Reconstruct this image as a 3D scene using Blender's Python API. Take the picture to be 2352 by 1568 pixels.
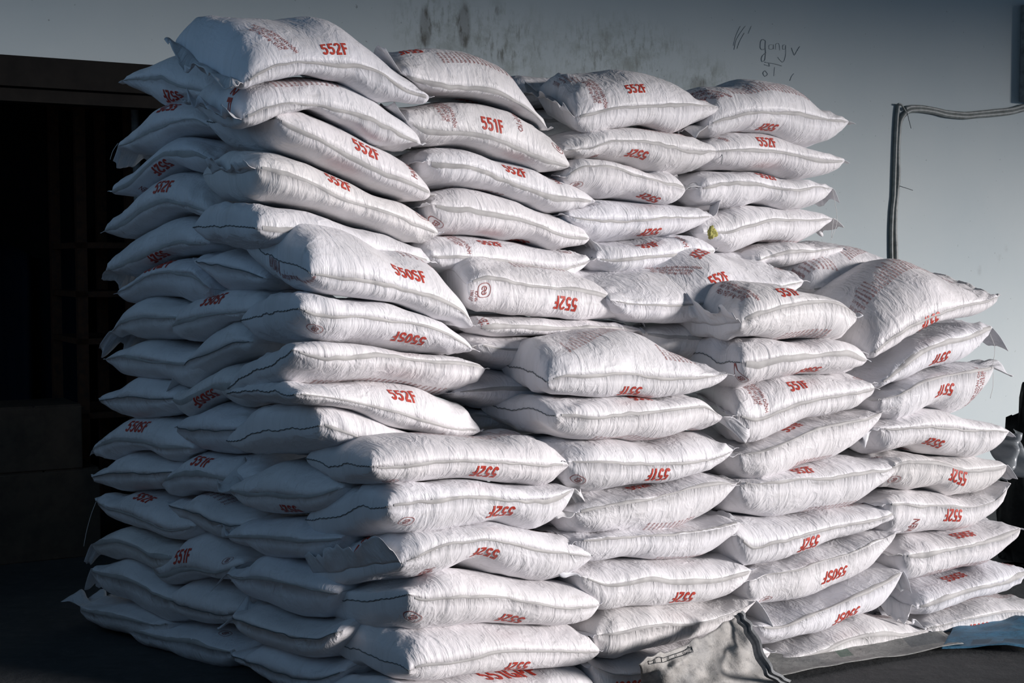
import bpy, bmesh, math, random
import numpy as np
from mathutils import Vector, Matrix

for o in list(bpy.data.objects): bpy.data.objects.remove(o)
SC = bpy.context.scene
COL = SC.collection

# ------------------------------------------------------------------ camera, world, sun, exposure
FPX = 3267.0
CAM = np.array([0.0, 0.0, 1.412])
PITCH = math.atan(184.0 / FPX)
cd = bpy.data.cameras.new('camera'); cd.sensor_width = 36.0; cd.lens = 36.0 * FPX / 2352.0
cam = bpy.data.objects.new('camera', cd); COL.objects.link(cam)
cam.location = CAM; cam.rotation_euler = (math.pi / 2 - PITCH, 0, 0)
cd.clip_start = 0.05; cd.clip_end = 200
SC.camera = cam

W = bpy.data.worlds.new('overcast_sky'); SC.world = W; W.use_nodes = True
bg = W.node_tree.nodes['Background']
bg.inputs[0].default_value = (0.36, 0.64, 1.0, 1); bg.inputs[1].default_value = 0.62

SUN_AZ = math.radians(-20.0)      # direction towards the sun, measured from +X towards +Y
SUN_EL = math.radians(9.0)
sd = bpy.data.lights.new('low_sun', 'SUN'); sd.energy = 5.0; sd.angle = math.radians(10.0)
sd.color = (1.0, 0.94, 0.93)
sun = bpy.data.objects.new('low_sun', sd); COL.objects.link(sun)
sdir = Vector((math.cos(SUN_AZ) * math.cos(SUN_EL), math.sin(SUN_AZ) * math.cos(SUN_EL), math.sin(SUN_EL)))
sun.rotation_euler = sdir.to_track_quat('Z', 'Y').to_euler()
sun.location = sdir * 20

SC.view_settings.view_transform = 'Standard'; SC.view_settings.look = 'None'
SC.view_settings.gamma = 1.0; SC.view_settings.use_curve_mapping = False
SC.view_settings.exposure = 0.0

# ------------------------------------------------------------------ frames of reference
A30 = math.radians(30)
UH = np.array([math.cos(A30), math.sin(A30), 0]); VH = np.array([-math.sin(A30), math.cos(A30), 0])
ORG = np.array([-0.355, 4.2, 0.0])
AL = math.radians(-38)
ULH = np.array([math.cos(AL), math.sin(AL), 0]); VLH = np.array([-math.sin(AL), math.cos(AL), 0])
ORGL = np.array([-0.67, 4.60, 0.0])
cp, sp = math.cos(PITCH), math.sin(PITCH)
def ray(px, py):
    x = (px - 1176) / FPX; y = (784 - py) / FPX
    d = np.array([x, cp + y * sp, y * cp - sp])
    return d
def on_plane(px, py, org, nrm):
    d = ray(px, py); t = np.dot(org - CAM, nrm) / np.dot(d, nrm)
    return CAM + d * t
def on_floor(px, py, z=0.0):
    d = ray(px, py); t = (z - CAM[2]) / d[2]
    return CAM + d * t
def project(P):
    P = np.asarray(P) - CAM
    yc = P[..., 1] * cp - P[..., 2] * sp
    zc = P[..., 1] * sp + P[..., 2] * cp
    return 1176 + FPX * P[..., 0] / yc, 784 - FPX * zc / yc
def fuv(u, v, z): return ORG + UH * u + VH * v + np.array([0, 0, z])

# ------------------------------------------------------------------ materials
def newmat(name):
    m = bpy.data.materials.new(name); m.use_nodes = True
    return m, m.node_tree.nodes, m.node_tree.links, m.node_tree.nodes['Principled BSDF']
def node(ns, t, **k):
    n = ns.new(t)
    for a, b in k.items(): setattr(n, a, b)
    return n
def noise(ns, ls, vec, scale, detail=4, rough=.55, dist=0.0):
    n = node(ns, 'ShaderNodeTexNoise'); n.inputs['Scale'].default_value = scale
    n.inputs['Detail'].default_value = detail; n.inputs['Roughness'].default_value = rough
    n.inputs['Distortion'].default_value = dist
    if vec is not None: ls.new(vec, n.inputs['Vector'])
    return n
def ramp(ns, ls, fac, stops):
    r = node(ns, 'ShaderNodeValToRGB'); e = r.color_ramp.elements
    e[0].position, e[0].color = stops[0][0], (*stops[0][1], 1) if len(stops[0][1]) == 3 else stops[0][1]
    e[1].position, e[1].color = stops[-1][0], (*stops[-1][1], 1)
    for p, c in stops[1:-1]:
        x = e.new(p); x.color = (*c, 1)
    ls.new(fac, r.inputs[0]); return r
def mixc(ns, ls, fac, a, b, mode='MIX'):
    m = node(ns, 'ShaderNodeMix', data_type='RGBA', blend_type=mode)
    for sock, v in ((m.inputs[0], fac), (m.inputs[6], a), (m.inputs[7], b)):
        if hasattr(v, 'links'): ls.new(v, sock)
        elif isinstance(v, (int, float)): sock.default_value = v
        else: sock.default_value = (*v, 1)
    return m.outputs[2]
def mathn(ns, ls, op, a, b=0.0, clamp=False):
    m = node(ns, 'ShaderNodeMath', operation=op); m.use_clamp = clamp
    for sock, v in ((m.inputs[0], a), (m.inputs[1], b)):
        if hasattr(v, 'links'): ls.new(v, sock)
        else: sock.default_value = v
    return m.outputs[0]
def mapping(ns, ls, vec, scale=(1, 1, 1), rot=(0, 0, 0), loc=(0, 0, 0)):
    m = node(ns, 'ShaderNodeMapping'); m.inputs['Scale'].default_value = scale
    m.inputs['Rotation'].default_value = rot; m.inputs['Location'].default_value = loc
    ls.new(vec, m.inputs['Vector']); return m.outputs[0]
def bump(ns, ls, h, strength, dist, bs, prev=None):
    b = node(ns, 'ShaderNodeBump'); b.inputs['Strength'].default_value = strength
    b.inputs['Distance'].default_value = dist; ls.new(h, b.inputs['Height'])
    if prev is not None: ls.new(prev, b.inputs['Normal'])
    if bs is not None: ls.new(b.outputs[0], bs.inputs['Normal'])
    return b.outputs[0]

def fabric(name, base, dirt, tint=.5, weave=True):
    m, ns, ls, bs = newmat(name)
    uv = node(ns, 'ShaderNodeUVMap').outputs[0]
    oi = node(ns, 'ShaderNodeObjectInfo')
    # every sack reads its own piece of the wrinkle field
    off = node(ns, 'ShaderNodeVectorMath', operation='ADD'); ls.new(uv, off.inputs[0])
    cb = node(ns, 'ShaderNodeCombineXYZ')
    rz = mathn(ns, ls, 'MULTIPLY', oi.outputs['Random'], 37.0)
    ls.new(rz, cb.inputs[2]); ls.new(cb.outputs[0], off.inputs[1])
    v = off.outputs[0]
    d1 = noise(ns, ls, v, 5.5, 6, .62)
    d2 = noise(ns, ls, mapping(ns, ls, v, (7, 22, 1)), 1.6, 5, .7)
    d3 = noise(ns, ls, v, 90, 3, .6)
    blot = ramp(ns, ls, d1.outputs[0], [(.40, (0, 0, 0)), (.74, (1, 1, 1))]).outputs[0]
    scuf = ramp(ns, ls, d2.outputs[0], [(.56, (0, 0, 0)), (.72, (1, 1, 1))]).outputs[0]
    fac = mathn(ns, ls, 'ADD', mathn(ns, ls, 'MULTIPLY', blot, .42), mathn(ns, ls, 'MULTIPLY', scuf, .40), True)
    rr = ramp(ns, ls, oi.outputs['Random'], [(0, (.965, .955, .955)), (.45, (1, 1, 1.0)), (.8, (.955, .97, 1.0)), (1, (.97, .955, .915))])
    c = mixc(ns, ls, 1.0, base, rr.outputs[0], 'MULTIPLY')
    c = mixc(ns, ls, fac, c, dirt)
    spk = ramp(ns, ls, d3.outputs[0], [(.66, (0, 0, 0)), (.75, (1, 1, 1))]).outputs[0]
    spf = mathn(ns, ls, 'MULTIPLY', mathn(ns, ls, 'MULTIPLY', spk, blot), .5)
    c = mixc(ns, ls, spf, c, (.10, .10, .10))
    ls.new(c, bs.inputs['Base Color'])
    bs.inputs['Roughness'].default_value = .46
    bs.inputs['Specular IOR Level'].default_value = .38
    # wrinkles: fine pleats across the sack, slanted creases, crinkle of the woven plastic
    w1 = noise(ns, ls, mapping(ns, ls, v, (60, 9, 1), (0, 0, .12)), 1.0, 3, .6, .5)
    w2 = noise(ns, ls, mapping(ns, ls, v, (24, 7, 1), (0, 0, -.6)), 1.0, 4, .6, 1.2)
    w3 = noise(ns, ls, mapping(ns, ls, v, (160, 34, 1), (0, 0, .3)), 1.0, 2, .5, .6)
    pm = noise(ns, ls, v, 4.5, 2, .5)
    pk = ramp(ns, ls, pm.outputs[0], [(.36, (.12, .12, .12)), (.66, (1, 1, 1))]).outputs[0]
    w1 = mathn(ns, ls, 'MULTIPLY', w1.outputs[0], pk)
    sq = node(ns, 'ShaderNodeSeparateXYZ'); ls.new(uv, sq.inputs[0])
    mr = node(ns, 'ShaderNodeMapRange'); ls.new(mathn(ns, ls, 'ABSOLUTE', sq.outputs[1]), mr.inputs[0])
    mr.inputs[1].default_value = .02; mr.inputs[2].default_value = .13; mr.inputs[3].default_value = 1.0; mr.inputs[4].default_value = .22
    w1 = mathn(ns, ls, 'MULTIPLY', w1, mr.outputs[0])
    w4 = noise(ns, ls, mapping(ns, ls, v, (17, 8, 1), (0, 0, .35)), 1.0, 3, .55, .8)
    cr = mathn(ns, ls, 'ABSOLUTE', mathn(ns, ls, 'SUBTRACT', w4.outputs[0], .5))
    cr = mathn(ns, ls, 'MINIMUM', mathn(ns, ls, 'MULTIPLY', cr, 4.0), .5)
    n0 = bump(ns, ls, cr, .38, .008, None)
    n1 = bump(ns, ls, w1, .34, .008, None, n0)
    n2 = bump(ns, ls, w2.outputs[0], .45, .012, None, n1)
    bump(ns, ls, w3.outputs[0], .15, .003, bs, n2)
    return m
M_SACK = fabric('woven_sack_cloth', (.80, .785, .80), (.50, .49, .48))
M_HEM = fabric('sack_hem_cloth', (.70, .70, .72), (.42, .42, .42))

def flatmat(name, col, rough=.6, dirt=None, scale=20, amt=.5, coord='UV', bumpd=0.0, metal=0.0):
    m, ns, ls, bs = newmat(name)
    tc = node(ns, 'ShaderNodeTexCoord')
    v = tc.outputs[coord]
    if dirt is not None:
        n = noise(ns, ls, v, scale, 5, .65)
        r = ramp(ns, ls, n.outputs[0], [(.42, (0, 0, 0)), (.68, (1, 1, 1))]).outputs[0]
        ls.new(mixc(ns, ls, mathn(ns, ls, 'MULTIPLY', r, amt), col, dirt), bs.inputs['Base Color'])
        if bumpd: bump(ns, ls, n.outputs[0], .6, bumpd, bs)
    else:
        bs.inputs['Base Color'].default_value = (*col, 1)
    if max(col) < .1: bs.inputs['Specular IOR Level'].default_value = .12
    bs.inputs['Roughness'].default_value = rough; bs.inputs['Metallic'].default_value = metal
    return m
M_RED = flatmat('red_print_ink', (.46, .035, .020), .55, (.58, .17, .13), 60, .45)
M_DKRED = flatmat('small_print_ink', (.27, .065, .06), .6, (.45, .22, .21), 45, .5)
M_TAPE = flatmat('seam_tape', (.43, .42, .41), .6, (.26, .25, .25), 14, .6)
M_STITCH = flatmat('stitch_thread', (.13, .15, .155), .8)
M_THREAD = flatmat('loose_thread', (.62, .62, .60), .8)

# ------------------------------------------------------------------ generic mesh helpers
def mesh_obj(name, V, F, mat, parent=None, uv=None, smooth=True, mats=None):
    me = bpy.data.meshes.new(name)
    me.from_pydata([tuple(map(float, v)) for v in V], [], [tuple(map(int, f)) for f in F]); me.update()
    if uv is not None:
        ly = me.uv_layers.new(name='UVMap')
        li = np.empty(len(me.loops), dtype=np.int32); me.loops.foreach_get('vertex_index', li)
        ly.data.foreach_set('uv', np.asarray(uv, dtype=np.float32)[li].ravel())
    if smooth: me.polygons.foreach_set('use_smooth', [True] * len(me.polygons))
    if mat is not None: me.materials.append(mat)
    o = bpy.data.objects.new(name, me); COL.objects.link(o)
    if parent is not None:
        o.parent = parent; o.matrix_parent_inverse = Matrix.Translation(parent.location).inverted()
    return o
def tag(o, label, cat, group=None, kind=None):
    if label: o['label'] = label
    if cat: o['category'] = cat
    if group: o['group'] = group
    if kind: o['kind'] = kind
    return o
def structure(o): o['kind'] = 'structure'; return o
def empty(name, loc):
    e = bpy.data.objects.new(name, None); COL.objects.link(e); e.location = tuple(loc); e.empty_display_size = .05
    return e
def grid_faces(n, m):
    i = np.arange(n - 1)[:, None]; j = np.arange(m - 1)[None, :]
    a = i * m + j
    return np.stack([a, a + m, a + m + 1, a + 1], -1).reshape(-1, 4)
def sheet(name, G, mat, parent=None, thick=0.0015, uvscale=1.0, smooth=True):
    """a cloth-like sheet from a grid of points, with real thickness"""
    G = np.asarray(G); n, m = G.shape[:2]
    du = np.cumsum(np.r_[0, np.linalg.norm(np.diff(G[:, m // 2], axis=0), axis=1)])
    dv = np.cumsum(np.r_[0, np.linalg.norm(np.diff(G[n // 2], axis=0), axis=1)])
    uv = np.stack(np.meshgrid(du, dv, indexing='ij'), -1).reshape(-1, 2) * uvscale
    o = mesh_obj(name, G.reshape(-1, 3), grid_faces(n, m), mat, parent, uv, smooth)
    md = o.modifiers.new('thickness', 'SOLIDIFY'); md.thickness = thick; md.offset = 0
    return o
def tube(name, pts, rad, mat, parent=None, seg=8, rings=None):
    P = np.asarray(pts, float); n = len(P)
    T = np.gradient(P, axis=0); T /= np.linalg.norm(T, axis=1)[:, None] + 1e-9
    up = np.array([0.13, -0.2, 1.0]); up /= np.linalg.norm(up)
    V = []; r = np.broadcast_to(rad, (n,))
    for i in range(n):
        a = np.cross(T[i], up)
        if np.linalg.norm(a) < .1: a = np.cross(T[i], np.array([1., 0, 0]))
        a /= np.linalg.norm(a); b = np.cross(T[i], a)
        for k in range(seg):
            t = 2 * math.pi * k / seg
            V.append(P[i] + r[i] * (math.cos(t) * a + math.sin(t) * b))
    F = []
    for i in range(n - 1):
        for k in range(seg):
            F.append((i * seg + k, i * seg + (k + 1) % seg, (i + 1) * seg + (k + 1) % seg, (i + 1) * seg + k))
    F.append(tuple(range(seg))[::-1]); F.append(tuple((n - 1) * seg + k for k in range(seg)))
    return mesh_obj(name, V, F, mat, parent)
def box(name, org, ax, ay, az, mat, parent=None, bev=0.0):
    """box spanned by three edge vectors from org"""
    o = np.asarray(org, float); ax, ay, az = map(np.asarray, (ax, ay, az))
    V = [o, o + ax, o + ax + ay, o + ay, o + az, o + ax + az, o + ax + ay + az, o + ay + az]
    F = [(0, 3, 2, 1), (4, 5, 6, 7), (0, 1, 5, 4), (1, 2, 6, 5), (2, 3, 7, 6), (3, 0, 4, 7)]
    b = mesh_obj(name, V, F, mat, parent, smooth=False)
    if bev:
        md = b.modifiers.new('bevel', 'BEVEL'); md.width = bev; md.segments = 2
    return b

# smooth value noise on numpy arrays
def _hash(i, j, s):
    n = (i * 374761393 + j * 668265263 + s * 2147483647) & 0xFFFFFFFF
    n = ((n ^ (n >> 13)) * 1274126177) & 0xFFFFFFFF
    return ((n ^ (n >> 16)) & 0xFFFF) / 32767.5 - 1.0
def vnoise(x, y, s):
    xi = np.floor(x).astype(np.int64); yi = np.floor(y).astype(np.int64)
    fx = x - xi; fy = y - yi
    fx = fx * fx * (3 - 2 * fx); fy = fy * fy * (3 - 2 * fy)
    a = _hash(xi, yi, s); b = _hash(xi + 1, yi, s); c = _hash(xi, yi + 1, s); d = _hash(xi + 1, yi + 1, s)
    return (a * (1 - fx) + b * fx) * (1 - fy) + (c * (1 - fx) + d * fx) * fy

def pchip(x, y, xq):
    x = np.asarray(x, float); y = np.asarray(y, float); h = np.diff(x); dl = np.diff(y) / h
    d = np.zeros_like(y)
    for i in range(1, len(x) - 1):
        if dl[i - 1] * dl[i] > 0:
            w1 = 2 * h[i] + h[i - 1]; w2 = h[i] + 2 * h[i - 1]
            d[i] = (w1 + w2) / (w1 / dl[i - 1] + w2 / dl[i])
    d[0] = dl[0]; d[-1] = dl[-1]
    k = np.clip(np.searchsorted(x, xq) - 1, 0, len(h) - 1)
    t = (xq - x[k]) / h[k]
    return ((1 + 2 * t) * (1 - t) ** 2 * y[k] + t * (1 - t) ** 2 * h[k] * d[k] + t * t * (3 - 2 * t) * y[k + 1] + t * t * (t - 1) * h[k] * d[k + 1])

# ------------------------------------------------------------------ lettering
_tc = {}
def text_mesh(body, bold=0.0, res=3, cut=None, xs=1.0, align='CENTER', space=1.0, line=1.0):
    key = (body, bold, res, cut, xs, align, space, line)
    if key in _tc: return _tc[key]
    c = bpy.data.curves.new('lettering', 'FONT'); c.body = body; c.offset = bold; c.resolution_u = res
    c.align_x = align; c.align_y = 'CENTER'; c.space_character = space; c.space_line = line
    ob = bpy.data.objects.new('lettering', c); COL.objects.link(ob)
    bpy.context.view_layer.update()
    me = bpy.data.meshes.new_from_object(ob.evaluated_get(bpy.context.evaluated_depsgraph_get()))
    if cut:
        bm = bmesh.new(); bm.from_mesh(me)
        xsn = [v.co.x for v in bm.verts]; ysn = [v.co.y for v in bm.verts]
        for ax, lo, hi in ((0, min(xsn), max(xsn)), (1, min(ysn), max(ysn))):
            t = lo + cut
            while t < hi:
                co = [0, 0, 0]; co[ax] = t; no = [0, 0, 0]; no[ax] = 1
                bmesh.ops.bisect_plane(bm, geom=bm.verts[:] + bm.edges[:] + bm.faces[:], plane_co=co, plane_no=no)
                t += cut
        bm.to_mesh(me); bm.free()
    V = np.array([v.co[:2] for v in me.vertices]).reshape(-1, 2); F = [tuple(p.vertices) for p in me.polygons]
    V = V * np.array([xs, 1.0])
    bpy.data.objects.remove(ob); bpy.data.curves.remove(c); bpy.data.meshes.remove(me)
    _tc[key] = (V, F); return V, F

def stroke2d(pts, w, closed=False):
    P = np.asarray(pts, float)
    if closed: P = np.vstack([P, P[:1]])
    T = np.gradient(P, axis=0)
    if closed: T[0] = T[-1] = P[1] - P[-2]
    T /= np.linalg.norm(T, axis=1)[:, None] + 1e-9
    N = np.stack([-T[:, 1], T[:, 0]], 1) * w / 2
    V = np.vstack([P + N, P - N]); n = len(P)
    F = [(i, i + 1, n + i + 1, n + i) for i in range(n - 1)]
    return V, F
def _arc(cx, cy, rx, ry, a0, a1, n=16):
    t = np.radians(np.linspace(a0, a1, n)); return np.stack([cx + rx * np.cos(t), cy + ry * np.sin(t)], 1)
def _lin(x0, y0, x1, y1):
    n = max(2, int(math.hypot(x1 - x0, y1 - y0) / .12) + 1); k = np.linspace(0, 1, n)
    return np.stack([x0 + (x1 - x0) * k, y0 + (y1 - y0) * k], 1)
GW = .18
GLYPH = {   # condensed bold capitals drawn as strokes, cap height 1
 '5': (.56, [_lin(.10, .92, .50, .92), _lin(.14, 1.0, .11, .50), np.vstack([[(.10, .50)], _arc(.25, .335, .20, .255, 118, -150)])]),
 '2': (.56, [np.vstack([_arc(.27, .71, .195, .215, 172, -28), [(.33, .44), (.20, .27), (.10, .12)]]), _lin(.05, .08, .51, .08)]),
 '1': (.46, [_lin(.29, 0, .29, 1.0), np.vstack([[(.30, .93)], [(.22, .82)], [(.07, .76)]])]),
 '0': (.56, [_arc(.275, .5, .19, .42, 90, 450, 34)]),
 'F': (.52, [_lin(.14, 0, .14, 1.0), _lin(.14, .92, .50, .92), _lin(.14, .52, .45, .52)]),
 'P': (.56, [_lin(.14, 0, .14, 1.0), np.vstack([_lin(.14, .92, .28, .92), _arc(.29, .69, .17, .23, 85, -85), _lin(.28, .46, .14, .46)])]),
 'S': (.58, [np.vstack([_arc(.28, .715, .195, .205, 15, 255, 18), _arc(.28, .285, .205, .205, 75, -165, 18)])]),
 'G': (.62, [_arc(.30, .5, .215, .42, 45, 335, 30), _lin(.32, .44, .56, .44), _lin(.52, .02, .52, .50)]),
}
_gc = {}
def code_mesh(body):
    if body in _gc: return _gc[body]
    Vs = []; Fs = []; k = 0; x = 0
    for ch in body:
        w, strokes = GLYPH[ch]
        for st in strokes:
            v, f = stroke2d(st, GW); Vs.append(v + [x, 0]); Fs += [tuple(i + k for i in q) for q in f]; k += len(v)
        x += w + .035
    V = np.concatenate(Vs); V -= [x / 2, .5]; V *= [.90, 1.16]; _gc[body] = (V, Fs); return V, Fs
def logo_mesh():
    """rounded badge outline with a looping two-leaf monogram inside"""
    t = np.linspace(0, 2 * math.pi, 41)[:-1]
    sq = (np.abs(np.cos(t)) ** 2.8 + np.abs(np.sin(t)) ** 2.8) ** (-1 / 2.8)
    ring = np.stack([np.cos(t) * sq, np.sin(t) * sq * .92], 1)
    V, F = stroke2d(ring, .09, True)
    def add(p, w=.13):
        nonlocal V, F
        v, f = stroke2d(p, w); k = len(V); V = np.vstack([V, v]); F = F + [tuple(a + k for a in q) for q in f]
    def arc(cx, cy, rx, ry, a0, a1, n=14):
        a = np.radians(np.linspace(a0, a1, n)); return np.stack([cx + rx * np.cos(a), cy + ry * np.sin(a)], 1)
    add(np.vstack([arc(.0, .26, .34, .26, 190, -60), [(.05, .0), (-.1, -.02)]]))
    add(np.vstack([[(-.3, .1)], arc(-.02, -.26, .36, .26, 120, 395)]))
    add([(-.05, .45), (-.05, .1), (-.05, -.2), (-.05, -.42)], .1)
    return V, F
LOGO = logo_mesh()

# ------------------------------------------------------------------ one filled sack
REG = {'R1': (150, 0, .3827), 'R2': (850, 50, .3827), 'R3': (1500, 100, .3826), 'R4': (150, 550, .3614), 'R5': (850, 500, .3827),
       'R6': (1500, 550, .3826), 'R7': (130, 1000, .3623), 'R8': (700, 980, .37495), 'R9': (1500, 980, .375), 'P': (0, 0, 1.0)}
def to_px(reg, x, y):
    a, b, s = REG[reg]; return a + s * x, b + s * y
SACKS = []; FITLOG = []
class Sack: pass

def build_sack(sid, reg, L, ST, R, V=0.0, face='F', W=.46, BL=None, lean=0.0, dome=2.6, seed=None, yaw=0.0, bz=0.0, NS=76, NR=30, seam='tape', exposed=False):
    rnd = random.Random(hash_str(sid)); seed = rnd.randrange(1, 10 ** 6)
    uh, vh, org = (UH, VH, ORG) if face == 'F' else (ULH, VLH, ORGL)
    if yaw:
        c, s = math.cos(math.radians(yaw)), math.sin(math.radians(yaw))
        uh2 = uh * c + vh * s; vh2 = vh * c - uh * s
    org = org + vh * V
    cps = [to_px(reg, *L)] + [to_px(reg, a, c) for a, b, c, d in ST] + [to_px(reg, *R)]
    if yaw:   # turn the front edge about its own middle
        mid = cps[len(cps) // 2]; org = on_plane(mid[0], mid[1], org, vh); uh, vh = uh2, vh2
    front = np.array([on_plane(x, y, org, vh) for x, y in cps])
    o2 = org + vh * .08
    ht = [0]; hb = [0]
    for (a, b, c, d), p in zip(ST, front[1:-1]):
        zt = on_plane(*to_px(reg, a, b), o2, vh)[2]; zb = on_plane(*to_px(reg, a, d), o2, vh)[2]
        ht.append(max(zt - p[2] - lean * .55, .018)); hb.append(max(p[2] - zb, .018))
    ht.append(0); hb.append(0)
    u = (front - front[0]) @ uh
    for i in range(1, len(u)): u[i] = max(u[i], u[i - 1] + .01)
    z = front[:, 2]
    Ltot = u[-1]; sn = u / Ltot
    S = .5 - .5 * np.cos(np.linspace(0, math.pi, NS)); S = .35 * np.linspace(0, 1, NS) + .65 * S
    zc = pchip(sn, z, S)
    e = 1.9
    H = np.clip(pchip(sn, np.array(ht) ** e, S), 0, None) ** (1 / e); B = np.clip(pchip(sn, np.array(hb) ** e, S), 0, None) ** (1 / e)
    bulge = .026 * (1 - (2 * S - 1) ** 4) - .012
    FR = front[0] + np.outer(S * Ltot, uh) - np.outer(bulge, vh); FR[:, 2] = zc
    pL = front[0] + vh * W; pR = front[-1] + vh * W
    if BL is not None:      # the far left corner, where the photograph shows it
        bx, by = to_px(reg, *BL)
        best = None
        for dg in np.linspace(-25, 42, 68):
            c, s = math.cos(math.radians(dg)), math.sin(math.radians(dg))
            q = front[0] + (vh * c - uh * s) * W
            x, y = project(q)
            if best is None or abs(x - bx) < best[0]: best = (abs(x - bx), q)
        q = best[1]; d = ray(bx, by); t = (q[1] - CAM[1]) / d[1]
        pL = np.array([q[0], q[1], CAM[2] + d[2] * t])
        pL[2] = np.clip(pL[2], front[0][2] - .16, front[0][2] + .16)
        pR = pR.copy(); pR[2] += (pL[2] - front[0][2]) * .3
    pL = pL.copy(); pR = pR.copy(); pL[2] += lean + bz; pR[2] += lean + bz
    zb_ = zc - (z[0] * (1 - S) + z[-1] * S)
    BK = pL + np.outer(S, pR - pL); BK[:, 2] += zb_ * .8; BK += np.outer(bulge, vh)
    r = -np.cos(np.linspace(0, math.pi, NR)); r = .08 * np.linspace(-1, 1, NR) + .92 * r
    prof = np.clip(1 - np.abs(r) ** dome, 0, 1) ** .48
    profb = np.clip(1 - np.abs(r) ** max(dome, 3.0), 0, 1) ** .38      # the belly hangs fuller than the top
    if not exposed: prof = np.clip(1 - np.abs(r) ** max(dome, 3.0), 0, 1) ** .42
    rho = (r + 1) / 2
    ring_r = np.r_[rho, rho[::-1]]; ring_h = np.r_[prof, -profb[::-1]]
    base = FR[:, None, :] * (1 - ring_r)[None, :, None] + BK[:, None, :] * ring_r[None, :, None]
    wob = .016 * vnoise(ring_r[None] * 3.2 + 0 * S[:, None], S[:, None] * 2, seed + 40) + .006 * vnoise(ring_r[None] * 11 + 0 * S[:, None], S[:, None] * 2, seed + 41)
    base[:, :, 2] += wob * np.exp(-(np.minimum(S, 1 - S) / .13) ** 2)[:, None] * np.sin(np.pi * np.clip(ring_r, 0, 1))[None] ** .5
    tmin = .0022
    def shape(ht, hb):
        e = 3.4 if BL is not None else 2.5
        H = np.clip(pchip(sn, np.array(ht) ** e, S), 0, None) ** (1 / e); B = np.clip(pchip(sn, np.array(hb) ** e, S), 0, None) ** (1 / e)
        G = base.copy()
        G[:, :, 2] += np.maximum(H, tmin)[:, None] * np.clip(ring_h, 0, None)[None] - np.maximum(B, tmin)[:, None] * np.clip(-ring_h, 0, None)[None]
        return G
    tgt = [to_px(reg, a, b)[1] for a, b, c, d in ST]; tgb = [to_px(reg, a, d)[1] for a, b, c, d in ST]
    h0, b0 = list(ht), list(hb)
    fr_ = ring_r < .32
    gt = gb = 1.0; lt = np.ones(len(cps)); lb = np.ones(len(cps))
    for it in range(6):     # settle the thickness until the outline agrees with the stations
        ht = [h * g * gt for h, g in zip(h0, lt)]; hb = [h * g * gb for h, g in zip(b0, lb)]
        G = shape(ht, hb); X, Y = project(G); et = []; eb = []
        for k, (x, _) in enumerate(cps[1:-1]):
            m_ = (np.abs(X - x) < 9) & fr_[None]; mt_ = (np.abs(X - x) < 9) if exposed else m_
            if not m_.any(): et.append(0); eb.append(0); continue
            sc = (G[..., 1][m_].mean()) / FPX
            et.append((Y[mt_].min() - tgt[k]) * sc); eb.append((tgb[k] - Y[m_].max()) * sc)
        mt = float(np.median(et)); mb = float(np.median(eb))
        gt = min(max(gt + .7 * mt / (np.mean(h0[1:-1]) + .01), .3), 1.9); gb = min(max(gb + .7 * mb / (np.mean(b0[1:-1]) + .01), .3), 1.9)
        for k in range(len(et)):
            lt[k + 1] = min(max(lt[k + 1] + .35 * (et[k] - mt) / (h0[k + 1] + .02), .8), 1.3); lb[k + 1] = min(max(lb[k + 1] + .35 * (eb[k] - mb) / (b0[k + 1] + .02), .8), 1.3)
    ht = [h * g * gt for h, g in zip(h0, lt)]; hb = [h * g * gb for h, g in zip(b0, lb)]
    FITLOG.append((sid, round(gt, 2), round(gb, 2), [int(e / sc) for e in et], [int(e / sc) for e in eb]))
    G = shape(ht, hb)
    m = G.shape[1]
    # unrolled coordinate from the front seam: + over the top, - under the belly
    mid = G[NS // 2]; dq = np.r_[0, np.cumsum(np.linalg.norm(np.diff(mid[:NR], axis=0), axis=1))]
    midb = mid[NR:][::-1]; dqb = np.r_[0, np.cumsum(np.linalg.norm(np.diff(midb, axis=0), axis=1))]
    Q = np.r_[dq, -dqb[::-1]]
    Aa = S * Ltot
    a = Aa[:, None] + 0 * Q[None]; q = Q[None] + 0 * Aa[:, None]
    N = normals(G)
    ss = S[:, None] + 0 * q
    em = np.clip(np.minimum(ss, 1 - ss) * Ltot / .16, 0, 1); endmask = 1 - em
    seamm = np.exp(-(q / .085) ** 2)
    soft = np.clip(np.minimum(ss, 1 - ss) / .035, 0, 1)
    ex = abs(a * 0)
    disp = .0060 * vnoise(a * 9, q * 9, seed) * soft
    pl = 1 - np.abs(vnoise(a * 38 + .8 * vnoise(a * 12, q * 10, seed + 3), q * 7, seed + 1)) * 2
    pm = np.clip(.55 + .9 * vnoise(a * 4 + 9, q * 6, seed + 6), .05, 1)
    disp += .0024 * pl * (.12 + .88 * seamm) * soft * pm
    sl = 1 - np.abs(vnoise(a * 14 + q * 9, q * 4 - a * 3, seed + 2)) * 2.2
    disp += .0052 * sl * (.30 + .9 * endmask) * soft * pm
    sl2 = 1 - np.abs(vnoise(a * 11 - q * 13, q * 5 + a * 3, seed + 5)) * 2.4
    disp += .0042 * sl2 * (.25 + .9 * endmask) * soft
    back = np.clip((ring_r - .8) / .2, 0, 1)[None] * .7
    G = G + N * (disp * (1 - back))[..., None]
    N = normals(G)
    root = empty('feed_sack', [*(G.reshape(-1, 3).mean(0)[:2]), G[:, :, 2].min()])
    F = []
    i = np.arange(NS - 1)[:, None]; j = np.arange(m)[None]; jn = (j + 1) % m
    F = np.stack([i * m + j, i * m + jn, (i + 1) * m + jn, (i + 1) * m + j], -1).reshape(-1, 4).tolist()
    for k in range(NR - 1):
        F.append((m - 1 - k, m - 2 - k, k + 1, k)); b = (NS - 1) * m
        F.append((b + k, b + k + 1, b + m - 2 - k, b + m - 1 - k))
    uv = np.stack([a, q], -1).reshape(-1, 2)
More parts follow.
